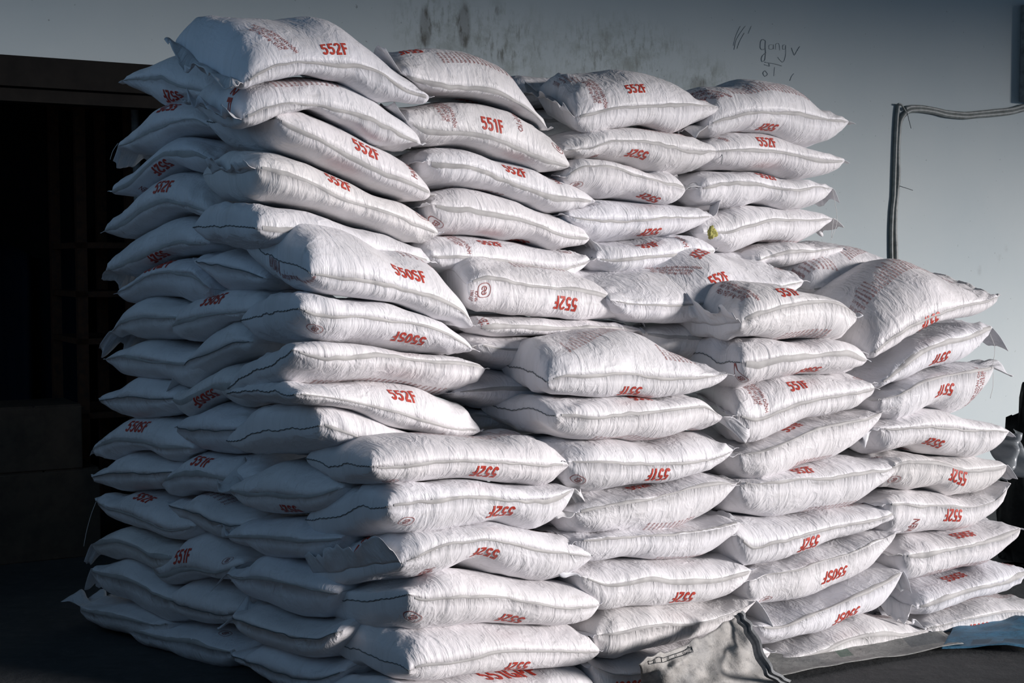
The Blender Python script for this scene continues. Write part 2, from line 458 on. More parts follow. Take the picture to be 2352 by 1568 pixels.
    mesh_obj('sack_body', G.reshape(-1, 3), F, M_SACK, root, uv)
    sk = Sack(); sk.id = sid; sk.G = G; sk.N = N; sk.A = Aa; sk.Q = Q; sk.NR = NR; sk.root = root; sk.L = Ltot; sk.uh = uh; sk.vh = vh; sk.seed = seed; sk.reg = reg
    SACKS.append(sk)
    # tape / fold running along the long front side
    wdt = rnd.uniform(.0035, .008)
    aa = np.linspace(.03 * Ltot, .97 * Ltot, 60)
    if seam == 'tape':
        wob = .007 * vnoise(aa * 7, aa * 0, seed + 9) + .0025 * vnoise(aa * 30, aa * 0, seed + 8)
        ws = wdt * (1 + .35 * vnoise(aa * 12, aa * 0 + 3, seed + 7))
        rows = [map_ab(sk, aa, wob + k * ws, .0018 if abs(k) < 1 else .0003) for k in (-1, -.4, .4, 1)]
        uvq = np.stack([np.tile(aa, 4), np.repeat([-1, -.3, .3, 1], 60) * .01], 1)
        mesh_obj('side_seam', np.concatenate(rows), grid_faces(4, 60), M_TAPE, root, uvq)
    else:
        pts = map_ab(sk, aa, .004 * vnoise(aa * 25, aa * 0, seed + 4), .001)
        tube('stitched_seam', pts, .0015, M_STITCH, root, 6)
    return sk
def hash_str(s):
    h = 7
    for ch in s: h = (h * 131 + ord(ch)) % 1000003
    return h
def normals(G):
    ds = np.gradient(G, axis=0); m = G.shape[1]
    dr = np.roll(G, -1, axis=1) - np.roll(G, 1, axis=1)
    n = np.cross(ds, dr); n /= np.linalg.norm(n, axis=2)[..., None] + 1e-12
    h = m // 2              # the two sides of the seam share one normal
    for p_, q_ in ((0, m - 1), (h - 1, h)):
        k = n[:, p_] + n[:, q_]; k /= np.linalg.norm(k, axis=1)[:, None] + 1e-12; n[:, p_] = k; n[:, q_] = k
    c = G.mean(axis=1, keepdims=True)
    if np.sum(n * (G - c)) < 0: n = -n
    return n
def map_ab(sk, a, q, off=.001):
    """surface points at (distance along, distance around) on a sack"""
    a = np.clip(np.asarray(a, float), sk.A[0], sk.A[-1]); q = np.asarray(q, float)
    i = np.clip(np.searchsorted(sk.A, a) - 1, 0, len(sk.A) - 2); fa = (a - sk.A[i]) / (sk.A[i + 1] - sk.A[i])
    NR = sk.NR; m = 2 * NR
    Qe = np.r_[sk.Q[NR:], sk.Q[:NR]]          # ascending from far under to far over; duplicate zero in the middle
    idx = np.r_[np.arange(NR, m), np.arange(NR)]
    Qe = Qe + np.arange(m) * 1e-7
    j = np.clip(np.searchsorted(Qe, q) - 1, 0, m - 2); fq = np.clip((q - Qe[j]) / (Qe[j + 1] - Qe[j]), 0, 1)
    def bil(X):
        x00 = X[i, idx[j]]; x10 = X[i + 1, idx[j]]; x01 = X[i, idx[j + 1]]; x11 = X[i + 1, idx[j + 1]]
        return (x00 * (1 - fa)[:, None] + x10 * fa[:, None]) * (1 - fq)[:, None] + (x01 * (1 - fa)[:, None] + x11 * fa[:, None]) * fq[:, None]
    return bil(sk.G) + bil(sk.N) * off
def find_ab(sk, px, py):
    X, Y = project(sk.G); vis = np.einsum('ijk,ijk->ij', sk.N, CAM - sk.G) > 0
    d = (X - px) ** 2 + (Y - py) ** 2 + (~vis) * 1e9
    i, j = np.unravel_index(np.argmin(d), d.shape)
    return sk.A[i], sk.Q[j]
def stamp(sk, name, mesh2d, a0, q0, scale, rot, mat, off=.0014):
    V2, F = mesh2d; c, s = math.cos(rot), math.sin(rot)
    x = (V2[:, 0] * c - V2[:, 1] * s) * scale; y = (V2[:, 0] * s + V2[:, 1] * c) * scale
    P = map_ab(sk, a0 + x, q0 + y, off)
    return mesh_obj(name, P, F, mat, sk.root, np.stack([a0 + x, q0 + y], 1), smooth=True)

CODEH = .062
def code(sk, body, x, y, inv=False, reg=None, tilt=0.0, size=1.0):
    a0, q0 = find_ab(sk, *to_px(reg or sk.reg, x, y))
    stamp(sk, 'printed_code', code_mesh(body), a0, q0, CODEH * .70 * size, math.radians(tilt) + (math.pi if inv else 0), M_RED)
THUC = 'THỨC ĂN HỖN HỢP HOÀN CHỈNH\nHEO THỊT SIÊU NẠC (60 kg)\nHEO THỊT (60 kg - XUẤT)'
def side_print(sk, x, y, body=THUC, rot=-90, size=.019, reg=None, mat=None, bold=.012, align='CENTER'):
    a0, q0 = find_ab(sk, *to_px(reg or sk.reg, x, y))
    stamp(sk, 'printed_text', text_mesh(body, bold, 1, None, .72, align, line=.95), a0, q0, size, math.radians(rot), mat or M_DKRED, .0011)
def badge(sk, x, y, reg=None, rot=0, size=.022):
    a0, q0 = find_ab(sk, *to_px(reg or sk.reg, x, y))
    stamp(sk, 'printed_badge', LOGO, a0, q0, size, math.radians(rot), M_DKRED)
_words = ['Đạm thô tối thiểu 16.0 %', 'Độ ẩm tối đa 14.0 %', 'Xơ thô tối đa 6.0 %', 'Canxi 0.7 - 1.2 %', 'Photpho 0.5 - 1.0 %', 'Lysine tổng số 0.9 %', 'Năng lượng 3000 Kcal/kg',
          'Nguyên liệu: bắp, tấm, cám gạo', 'khô đậu nành, bột cá, premix', 'vitamin và khoáng vi lượng', 'Hướng dẫn sử dụng', 'Cho heo ăn tự do cả ngày', 'Bảo quản nơi khô ráo', 'Ngày sản xuất in trên bao']
def block(sk, x0, y0, x1, y1, width=.16, reg=None, size=.0125, rot=-90, seedk=0):
    """lines of small print between two points along the sack, each line running over the sack"""
    a0, q0 = find_ab(sk, *to_px(reg or sk.reg, x0, y0)); a1, q1 = find_ab(sk, *to_px(reg or sk.reg, x1, y1))
    rnd = random.Random(sk.seed + seedk); n = max(3, int(abs(a1 - a0) / .0165)); sgn = 1 if rot < 0 else -1
    lines = []
    for i in range(n):
        t = rnd.choice(_words)
        lines.append((t, i))
    Vs = []; Fs = []; k = 0
    for t, i in lines:
        V2, F = text_mesh(t, .012, 1, None, .72, 'LEFT')
        f = (i + .5) / n; a = a0 + (a1 - a0) * f; q = q0 + (q1 - q0) * f
        th = math.radians(90)
        # line starts at the visible border and runs up over the sack
        up = 1 if q >= 0 else -1
        x = -V2[:, 1] * size * up; y = V2[:, 0] * size * up
        msk = 1.0
        Vs.append(np.stack([a + x, q + y], 1)); Fs += [tuple(v + k for v in f_) for f_ in F]; k += len(V2)
    ab = np.concatenate(Vs)
    P = map_ab(sk, ab[:, 0], ab[:, 1], .0011)
    mesh_obj('printed_text', P, Fs, M_DKRED, sk.root, ab)

def hem(sk, end, length=.022, frac=1.0, start=0.0, lift=0.0, ruffle=.006, droop=0.0, out=1.0, jag=.25, name='end_hem', taper=0.0):
    """cloth left over beyond the end stitching, free and crumpled"""
    i = 0 if end == 'L' else -1; sg = -1 if end == 'L' else 1
    n = 56; mth = 10; ruffle *= 1.7 if name == 'end_flap' else 1.2; rho = np.linspace(start, start + frac * (1 - start), n)
    NR = sk.NR; e = (sk.G[i, :NR] + sk.G[i, NR:][::-1]) / 2
    t0 = np.linspace(0, 1, NR); rr = np.r_[0, np.cumsum(np.linalg.norm(np.diff(e, axis=0), axis=1))]; rr /= rr[-1]
    E = np.stack([np.interp(rho, rr, e[:, k]) for k in range(3)], 1)
    d = np.linspace(0, 1, mth)
    rn = rho * sk.vh.dot(sk.vh)
    s = sk.seed + (11 if end == 'L' else 23)
    ln = length * (1 + jag * vnoise(rho * 6, rho * 0, s) + .5 * jag * vnoise(rho * 17, rho * 0, s + 1)) * (1 - taper * np.linspace(0, 1, n))
    G = np.zeros((n, mth, 3))
    for k, dd in enumerate(d):
        ruf = ruffle * dd ** .8 * (vnoise(rho * 9, rho * 0 + dd * 1.3, s + 2) * 1.2 + .5 * vnoise(rho * 22, rho * 0 + dd * 2, s + 3))
        G[:, k] = E + np.outer(ln * dd * out, sk.uh * sg) + np.outer(ruf * .8, sk.vh)
        G[:, k, 2] += ruf + lift * dd - droop * dd ** 1.6 + .35 * ln * dd * vnoise(rho * 4, rho * 0, s + 6)
    return sheet(name, G, M_HEM, sk.root, .0012)
def stitch(sk, end='L'):
    i = 1 if end == 'L' else -2; NR = sk.NR
    e = (sk.G[i, :NR] + sk.G[i, NR:][::-1]) / 2; e0 = sk.G[0 if end == 'L' else -1, :NR]
    sg = -1 if end == 'L' else 1
    P = e0 + sk.uh * sg * .002
    k = np.linspace(0, NR - 1, 80); P = np.stack([np.interp(k, np.arange(NR), P[:, c]) for c in range(3)], 1)
    P[:, 2] += .0016 * np.sin(np.arange(80) * 1.9)
    tube('end_stitching', P, .0013, M_STITCH, sk.root, 5)
def thread(sk, px, py, pts, reg=None, rad=.0011, mat=None):
    a, q = find_ab(sk, *to_px(reg or sk.reg, px, py)); p0 = map_ab(sk, [a], [q], .003)[0]
    P = [p0] + [p0 + np.array(d) for d in pts]
    P = np.array(P); n = 14; k = np.linspace(0, len(P) - 1, n)
    X = np.stack([pchip(np.arange(len(P)), P[:, c], k) for c in range(3)], 1)
    tube('loose_thread', X, rad, mat or M_THREAD, sk.root, 5)

# ------------------------------------------------------------------ the pile, column by column (top sack first)
COLUMN = {
 'A': ('the front corner column', 'sacks of the front corner column'),
 'B': ('the second front column', 'sacks of the second front column'),
 'C': ('the third front column', 'sacks of the third front column'),
 'D': ('the rightmost front column', 'sacks of the rightmost column'),
 'M': ('the left stepped column', 'sacks of the step behind the front corner'),
 'N': ('the middle stepped column', 'sacks of the middle step'),
 'O': ('the right stepped column', 'sacks at the back of the right step'),
 'P': ('the leftmost tall column', 'sacks of the tall left back column'),
 'Q': ('the second tall column', 'sacks of the second tall back column'),
 'R': ('the third tall column', 'sacks of the third tall back column'),
 'S': ('the rightmost tall column', 'sacks of the tall right back column'),
 'X': ('the outermost shaded column', 'sacks of the outermost shaded column'),
 'Y': ('the middle shaded column', 'sacks of the middle shaded column'),
 'Z': ('the innermost shaded column', 'sacks of the shaded column beside the corner'),
}
ORD = ['topmost', 'second from top', 'third from top', 'fourth from top', 'fifth from top', 'sixth from top', 'seventh from top', 'eighth from top',
       'ninth from top', 'tenth from top', 'eleventh from top', 'twelfth from top', 'thirteenth from top', 'fourteenth from top', 'fifteenth from top']
_cnt = {}
PRINTS = []
def S(cid, reg, L, ST, R, prints=(), **kw):
    k = _cnt.get(cid, 0); _cnt[cid] = k + 1
    sk = build_sack('%s%d' % (cid, k), reg, L, ST, R, exposed=(k == 0), **kw)
    cc = [p for p in prints if p[0] == 'code']
    look = 'white feed sack'
    if cc: look = 'white feed sack printed %s%s' % (cc[0][1], ' upside down' if cc[0][4] else '')
    tag(sk.root, '%s, %s in %s' % (look, ORD[k], COLUMN[cid][0]), 'sack', COLUMN[cid][1])
    for p in prints:
        if p[0] == 'code': code(sk, p[1], p[2], p[3], p[4], tilt=p[5] if len(p) > 5 else 0, size=p[6] if len(p) > 6 else 1)
        elif p[0] == 'badge': badge(sk, p[1], p[2], rot=p[3] if len(p) > 3 else 0)
        elif p[0] == 'side': side_print(sk, p[1], p[2], rot=p[3] if len(p) > 3 else -90, body=p[4] if len(p) > 4 else THUC, size=p[5] if len(p) > 5 else .019)
        elif p[0] == 'block': block(sk, *p[1:5])
    hl = kw.get('face', 'F') == 'F'
    return sk
def H(sk, l=True, r=True):
    if l: hem(sk, 'L')
    if r: hem(sk, 'R')
    return sk

# A: front corner column
s = H(S('A', 'R8', (415, 245), [(560, 35, 235, 345), (800, 32, 205, 325), (1000, 38, 200, 318), (1250, 50, 212, 345), (1480, 75, 235, 352)], (1630, 235),
      [('code', '552F', 1105, 285, True), ('badge', 525, 335, 150), ('block', 700, 45, 1350, 55)], BL=(0, 190)), False); stitch(s)
hem(s, 'R', .035, .25, 0, .03, .012, name='end_flap')
s = H(S('A', 'R8', (515, 490), [(640, 330, 465, 640), (850, 322, 435, 625), (1050, 320, 430, 592), (1250, 342, 438, 590), (1480, 352, 435, 600)], (1665, 380),
      [('code', '552F', 1195, 520, True), ('badge', 625, 580, 170)], BL=(0, 565)), False, False); stitch(s)
hem(s, 'R', .07, .8, 0, -.02, .03, droop=.05, name='end_flap')
s = H(S('A', 'R8', (600, 840), [(700, 640, 790, 912), (880, 608, 710, 890), (1080, 585, 688, 862), (1300, 600, 715, 925), (1520, 655, 765, 938)], (1770, 795),
      [('code', '552F', 1105, 775, True), ('side', 735, 885, -90, 'VIÊN', .045), ('code', '552F', 360, 705, False, 0), ('block', 1250, 600, 1560, 640)], BL=(20, 890)), False, False); stitch(s, 'R')
hem(s, 'L', .045, .95, 0, .05, .012, droop=-.01, name='end_flap')
s = H(S('A', 'R8', (645, 1030), [(760, 905, 1050, 1215), (950, 872, 1040, 1215), (1200, 908, 1052, 1196), (1450, 945, 1092, 1207), (1650, 965, 1108, 1195)], (1820, 1090),
      [('code', '552F', 1255, 1168, True), ('badge', 665, 1155, 170)], BL=(60, 1060)), False); stitch(s)
s = H(S('A', 'R8', (650, 1500), [(760, 1225, 1455, 1545), (950, 1202, 1420, 1528), (1200, 1200, 1367, 1492), (1450, 1212, 1362, 1472), (1680, 1225, 1375, 1445)], (1820, 1375),
      [('code', '552F', 1290, 1470, True)], BL=(70, 1270)), False); stitch(s)
s = H(S('A', 'R8', (640, 1650), [(760, 1540, 1690, 1790), (950, 1520, 1680, 1797), (1200, 1492, 1665, 1790), (1450, 1472, 1655, 1785), (1650, 1462, 1650, 1780)], (1800, 1620),
      [('code', '551GPF', 1232, 1522, False, 5, 1.5)], BL=(0, 1568)))

# B: second front column
s = H(S('B', 'R5', (1075, 985), [(1180, 720, 950, 1070), (1330, 692, 938, 1070), (1500, 686, 940, 1072), (1700, 735, 955, 1070), (1900, 815, 955, 1060), (2050, 880, 948, 1010)], (2160, 940),
      [('code', '551F', 1565, 1035, True), ('badge', 1105, 1058, 160), ('block', 1200, 815, 1720, 830), ('block', 1780, 850, 1980, 900)], BL=(760, 900), dome=2.2, lean=.03), False); stitch(s)
s = H(S('B', 'R5', (1125, 1190), [(1220, 1076, 1195, 1318), (1400, 1072, 1192, 1328), (1600, 1070, 1182, 1330), (1800, 1066, 1145, 1318), (1980, 1058, 1128, 1268)], (2128, 1195),
      [('code', '551F', 1625, 1085, False), ('block', 1350, 1310, 1980, 1280)], BL=(640, 1120)), False, False); stitch(s)
hem(s, 'R', .085, .7, 0, .01, .03, droop=.05, name='end_flap')
s = H(S('B', 'P', (1307, 1062), [(1380, 1008, 1063, 1125), (1460, 1010, 1066, 1113), (1540, 1007, 1064, 1103), (1620, 995, 1057, 1080)], (1690, 1035),
      [('code', '551F', 1511, 1092, True), ('badge', 1330, 1104, 170)]), True)
s = S('B', 'P', (1325, 1180), [(1380, 1130, 1165, 1222), (1460, 1117, 1150, 1220), (1540, 1102, 1130, 1212), (1620, 1085, 1113, 1185)], (1699, 1109),
      [('code', '552F', 1468, 1118, False, 0), ('block', 1490, 1200, 1600, 1180)])
hem(s, 'L', .05, 1, 0, .01, .02, droop=.02, name='end_flap'); hem(s, 'R')
s = H(S('B', 'P', (1330, 1245), [(1390, 1224, 1235, 1288), (1460, 1220, 1227, 1282), (1540, 1213, 1227, 1282), (1620, 1195, 1218, 1274)], (1706, 1202),
      [('block', 1510, 1276, 1620, 1268)]))
s = H(S('B', 'P', (1340, 1325), [(1400, 1290, 1342, 1395), (1470, 1283, 1330, 1388), (1550, 1280, 1337, 1384), (1640, 1279, 1330, 1378)], (1732, 1310),
      [('code', '552F', 1567, 1374, True)]), False)
hem(s, 'L', .06, 1, 0, .03, .02, name='end_flap')
s = H(S('B', 'P', (1375, 1460), [(1430, 1393, 1452, 1503), (1500, 1387, 1437, 1490), (1580, 1385, 1434, 1472), (1660, 1380, 1415, 1445)], (1742, 1380), []), True, False)
hem(s, 'R', .06, .5, 0, -.01, .01, droop=.09, name='end_flap')
s = H(S('B', 'P', (1365, 1530), [(1420, 1504, 1550, 1598), (1500, 1490, 1540, 1585), (1600, 1472, 1520, 1572), (1680, 1450, 1505, 1565)], (1775, 1500), [('code', '550SF', 1440, 1575, True)]))

# C: third front column
s = S('C', 'R6', (540, 500), [(640, 285, 450, 585), (800, 278, 395, 595), (960, 305, 362, 600), (1100, 350, 385, 598)], (1238, 470),
      [('code', '551F', 812, 315, False, 0), ('side', 500, 310), ('block', 800, 560, 1080, 550)], BL=(60, 520), lean=.04, dome=2.3)
hem(s, 'L', .06, 1, 0, .05, .025, name='end_flap'); hem(s, 'R', .03)
s = S('C', 'R6', (540, 740), [(620, 597, 738, 868), (780, 596, 707, 832), (950, 598, 702, 808), (1120, 598, 685, 802)], (1300, 725),
      [('code', '550SF', 930, 785, True), ('badge', 525, 832, 170)], BL=(140, 700)); stitch(s); hem(s, 'R')
s = S('C', 'R6', (510, 1060), [(600, 865, 1080, 1212), (780, 815, 1015, 1145), (960, 810, 955, 1065), (1150, 812, 922, 1030)], (1345, 890),
      [('code', '551F', 865, 872, False, 0), ('side', 595, 905), ('badge', 1235, 835, 20)], BL=(250, 920)); hem(s, 'L', .02); hem(s, 'R')
s = S('C', 'R6', (535, 1290), [(640, 1205, 1280, 1435), (800, 1132, 1212, 1393), (960, 1064, 1138, 1335), (1140, 1035, 1097, 1285), (1280, 1030, 1070, 1200)], (1388, 1040),
      [('code', '551F', 830, 1120, False, 0), ('block', 870, 1340, 1080, 1290)]); hem(s, 'L', .03); hem(s, 'R')
s = S('C', 'R9', (545, 360), [(680, 325, 338, 535), (870, 243, 312, 528), (1060, 192, 312, 500), (1260, 166, 290, 455), (1420, 180, 265, 360)], (1550, 222),
      [('code', '552F', 925, 262, False, 0), ('badge', 1370, 188, 20), ('block', 950, 490, 1250, 440)])
hem(s, 'L', .02); hem(s, 'R', .03, .4, 0, .015, .01, name='end_flap')
s = S('C', 'R9', (525, 665), [(620, 548, 735, 850), (800, 535, 692, 800), (980, 508, 640, 735), (1160, 480, 598, 672), (1360, 462, 570, 618)], (1535, 512),
      [('code', '552F', 955, 728, True, 0), ('block', 680, 550, 1300, 470)]); H(s, True, True); 
s = S('C', 'R9', (600, 945), [(700, 835, 895, 1075), (860, 778, 872, 1055), (1030, 705, 820, 1012), (1200, 655, 775, 935), (1360, 625, 705, 850)], (1505, 652),
      [('code', '550SF', 1118, 890, True, 0), ('badge', 690, 1050, 160)]); H(s)
s = S('C', 'R9', (655, 1225), [(760, 1085, 1230, 1318), (920, 1060, 1165, 1282), (1090, 990, 1095, 1225), (1260, 905, 1020, 1148), (1420, 848, 950, 1085)], (1545, 885),
      [('code', '550SF', 1190, 1155, True, 0)]); H(s, True, False); hem(s, 'R', .05, .6, 0, .0, .02, droop=.06, name='end_flap')
s = S('C', 'R9', (785, 1445), [(880, 1295, 1415, 1462), (1050, 1225, 1355, 1430), (1230, 1150, 1290, 1393), (1380, 1112, 1268, 1365), (1540, 1150, 1275, 1340)], (1705, 1252),
      [('block', 950, 1265, 1500, 1130)]); H(s)

# D: rightmost column
s = S('D', 'R6', (1310, 690), [(1420, 320, 590, 655), (1560, 215, 500, 575), (1700, 192, 440, 500), (1850, 228, 400, 472), (1970, 288, 370, 440)], (2085, 345),
      [('code', '551F', 1655, 487, True), ('block', 1250, 465, 1820, 255)], lean=.10, dome=2.0); hem(s, 'L', .03); hem(s, 'R')
s = S('D', 'R6', (1365, 865), [(1460, 650, 790, 850), (1600, 560, 670, 800), (1740, 505, 612, 750), (1880, 470, 580, 712)], (2052, 530),
      [('code', '551F', 1720, 712, True)]); hem(s, 'L', .02)
hem(s, 'R', .10, .8, 0, -.02, .012, droop=.05, name='end_flap'); thread(s, 2030, 560, [(.02, 0, -.06), (.01, 0, -.13), (-.03, 0, -.19)])
s = S('D', 'R6', (1385, 960), [(1470, 850, 930, 1068), (1600, 785, 860, 1052), (1750, 750, 818, 1026), (1900, 738, 790, 1010)], (2062, 768),
      [('code', '551F', 1750, 897, True, 0), ('badge', 1445, 985, 180), ('side', 1930, 945, 90)]); hem(s, 'L', .015)
hem(s, 'R', .09, .8, 0, .01, .012, droop=.02, name='end_flap'); thread(s, 2050, 800, [(.0, 0, -.05), (-.01, 0, -.10)])
s = S('D', 'R6', (1375, 1135), [(1470, 1062, 1132, 1270), (1620, 1022, 1118, 1275), (1780, 1030, 1125, 1298), (1950, 1082, 1142, 1300)], (2155, 1155),
      [('code', '552F', 1682, 1220, True), ('side', 1495, 1250, 90, 'VIÊN', .035)])
hem(s, 'L', .05, 1, 0, -.01, .025, droop=.03, name='end_flap'); hem(s, 'R', .03, .5, 0, -.01, .01, droop=.02)
s = S('D', 'R9', (1440, 270), [(1530, 156, 215, 375), (1650, 156, 218, 386), (1790, 180, 240, 398), (1920, 182, 262, 416), (2060, 190, 250, 385)], (2182, 238),
      [('code', '552F', 1870, 315, True), ('badge', 1475, 318, 180)]); hem(s, 'R', .05, .6, 0, -.01, .015, droop=.04, name='end_flap')
s = S('D', 'R9', (1440, 480), [(1520, 390, 470, 650), (1650, 386, 480, 640), (1800, 398, 490, 626), (1950, 414, 490, 606), (2080, 400, 455, 545)], (2208, 350),
      [('code', '552F', 1845, 520, True), ('side', 1600, 610, 90, 'VIÊN', .045)], seam='tape'); H(s, True, False)
s = S('D', 'R9', (1545, 790), [(1640, 645, 785, 915), (1780, 628, 755, 885), (1930, 603, 725, 855), (2070, 578, 698, 820)], (2268, 622),
      [('code', '550SF', 1905, 655, False), ('block', 1680, 895, 2100, 810)]); H(s)
s = S('D', 'R9', (1625, 1110), [(1720, 912, 1080, 1140), (1860, 883, 1020, 1092), (2010, 850, 970, 1040), (2160, 808, 940, 1000)], (2320, 895),
      [('code', '550SF', 1850, 920, False, 0), ('badge', 2170, 832, 20)])
hem(s, 'L', .05, 1, 0, .0, .025, droop=.04, name='end_flap'); hem(s, 'R')
s = S('D', 'R9', (1690, 1235), [(1780, 1130, 1205, 1302), (1920, 1080, 1165, 1300), (2080, 1026, 1138, 1280), (2240, 1020, 1130, 1240)], (2420, 1130),
      [('code', '550SF', 1990, 1232, True), ('block', 1780, 1120, 2230, 1030)]); hem(s, 'L', .05, 1, 0, .0, .02, name='end_flap'); hem(s, 'R')

# P: tall back column, left
s = S('P', 'R1', (1075, 500), [(1170, 150, 430, 505), (1300, 134, 392, 480), (1500, 136, 376, 470), (1700, 178, 392, 512), (1880, 290, 450, 608), (2030, 420, 530, 625)], (2195, 582),
      [('code', '552F', 1615, 290, False), ('side', 1240, 225, -72)], BL=(660, 310), V=.42, dome=2.1, lean=.03, W=.5)
hem(s, 'L', .045, 1, 0, .02, .025, droop=.02, name='end_flap'); hem(s, 'R')
s = S('P', 'R1', (1065, 715), [(1180, 500, 665, 765), (1330, 475, 630, 700), (1500, 472, 635, 690), (1700, 520, 680, 795), (1880, 610, 755, 890), (2020, 700, 815, 905)], (2145, 867),
      [('block', 1260, 520, 1650, 525), ('block', 1720, 540, 1930, 640), ('code', '552F', 1040, 530, True)], BL=(770, 620), V=.45, W=.5)
hem(s, 'L', .05, 1, 0, .03, .02, name='end_flap'); hem(s, 'R')
s = S('P', 'R1', (1275, 705), [(1370, 665, 770, 945), (1500, 700, 830, 1005), (1700, 795, 940, 1098), (1880, 885, 1030, 1172), (2050, 980, 1095, 1212)], (2202, 1160),
      [('code', '552F', 1810, 895, False), ('side', 2075, 1010, -90, 'NGÀNH', .035), ('block', 1400, 960, 1950, 1195)], BL=(840, 730), V=.45, W=.52); stitch(s); hem(s, 'R')
s = S('P', 'R1', (1150, 1010), [(1250, 925, 1035, 1225), (1420, 975, 1095, 1262), (1620, 1062, 1178, 1315), (1820, 1145, 1250, 1388), (2040, 1225, 1320, 1448)], (2250, 1400),
      [('code', '552F', 1635, 1095, False), ('badge', 2140, 1300, 10)], BL=(815, 1050), V=.45, W=.5)
hem(s, 'L', .03, .8, 0, .04, .015, name='end_flap'); hem(s, 'R')
s = S('P', 'R1', (1155, 1372), [(1250, 1240, 1385, 1500), (1420, 1268, 1405, 1530), (1620, 1322, 1440, 1560), (1820, 1388, 1490, 1600), (2040, 1448, 1540, 1640)], (2200, 1570),
      [], BL=(770, 1365), V=.42, W=.5); stitch(s); hem(s, 'R')

# M: step behind the front corner
s = S('M', 'P', (715, 628), [(764, 534, 633, 677), (850, 556, 642, 690), (930, 590, 664, 709), (1005, 622, 690, 733), (1060, 670, 716, 747)], (1091, 747),
      [('code', '550SF', 938, 630, False), ('block', 620, 590, 720, 600), ('block', 920, 590, 1020, 625)], BL=(548, 562), V=.22, dome=2.3, W=.5, lean=.02); stitch(s)
s = H(S('M', 'P', (690, 708), [(740, 676, 724, 782), (810, 686, 723, 790), (880, 694, 731, 798), (960, 718, 745, 809), (1030, 742, 770, 814)], (1090, 803),
      [('code', '550SF', 941, 776, True), ('badge', 725, 756, 180)], BL=(550, 735), V=.22, W=.5), False); stitch(s)
s = H(S('M', 'P', (676, 803), [(740, 784, 819, 873), (810, 790, 818, 876), (880, 798, 820, 877), (960, 809, 827, 892), (1040, 815, 835, 903)], (1118, 848),
      [('block', 720, 868, 1030, 890)], BL=(522, 892), V=.22, W=.5), False); stitch(s)
s = H(S('M', 'P', (681, 905), [(750, 878, 912, 938), (820, 877, 925, 955), (900, 882, 945, 985), (980, 900, 965, 1000), (1050, 930, 985, 1010)], (1108, 990),
      [('code', '552F', 922, 907, False)], BL=(520, 903), V=.22, W=.5), False); stitch(s)
s = H(S('M', 'P', (737, 978), [(785, 938, 990, 1040), (850, 960, 1005, 1050), (920, 985, 1020, 1060), (1000, 1002, 1032, 1068)], (1100, 1045),
      [], BL=(518, 1010), V=.24, W=.52), False); stitch(s)

# N: middle step
s = S('N', 'R5', (590, 400), [(700, 235, 362, 575), (900, 262, 395, 588), (1100, 292, 420, 600), (1300, 335, 450, 612), (1480, 420, 488, 600)], (1615, 525),
      [('code', '552F', 1180, 525, True), ('badge', 685, 452, 180), ('side', 625, 480, 90, 'ISO 9001\nHACCP', .016), ('block', 860, 290, 1180, 320)], BL=(380, 280), V=.3, dome=2.2, lean=.03)
hem(s, 'R', .06, .9, 0, -.02, .02, droop=.06, name='end_flap')
s = S('N', 'R5', (645, 650), [(800, 590, 650, 708), (1000, 594, 655, 718), (1200, 607, 660, 712), (1450, 612, 665, 700)], (1640, 680), [('side', 690, 620, 90, 'VIÊN', .035)], V=.3)
hem(s, 'R', .04, .9, 0, -.0, .02, droop=.02, name='end_flap'); hem(s, 'L')
s = H(S('N', 'R5', (650, 765), [(780, 712, 790, 900), (950, 714, 800, 920), (1200, 718, 800, 920), (1400, 715, 800, 900)], (1600, 800), [], V=.3))
s = H(S('N', 'R5', (520, 1050), [(650, 925, 1035, 1125), (800, 922, 1030, 1140), (1000, 925, 1030, 1140), (1200, 925, 1030, 1140)], (1400, 1040), [], V=.3))
s = H(S('N', 'R5', (560, 1190), [(700, 1140, 1190, 1290), (900, 1145, 1200, 1300), (1100, 1145, 1200, 1300)], (1300, 1200), [], V=.42))

# O: back of the right step
s = S('O', 'P', (1405, 690), [(1480, 603, 700, 740), (1570, 572, 700, 738), (1660, 562, 685, 722), (1750, 585, 668, 700)], (1852, 645),
      [('code', '552F', 1650, 640, False, 12), ('side', 1545, 625, -50), ('badge', 1795, 606, 10), ('code', '552F', 1608, 585, True, 30)], lean=.10, dome=2.0, V=.25, W=.5); hem(s, 'R', .03)
s = S('O', 'P', (1480, 765), [(1550, 735, 775, 830), (1640, 730, 775, 830), (1740, 735, 770, 830)], (1820, 770), [], V=.32)
hem(s, 'L', .07, 1, 0, .01, .02, name='end_flap')
s = S('O', 'R6', (950, 300), [(1080, 75, 290, 345), (1220, 72, 262, 335), (1360, 92, 230, 305), (1500, 132, 205, 262)], (1655, 188),
      [('block', 900, 250, 1120, 180), ('block', 1180, 120, 1420, 130)], V=.38, lean=.08, dome=2.0); hem(s, 'R')

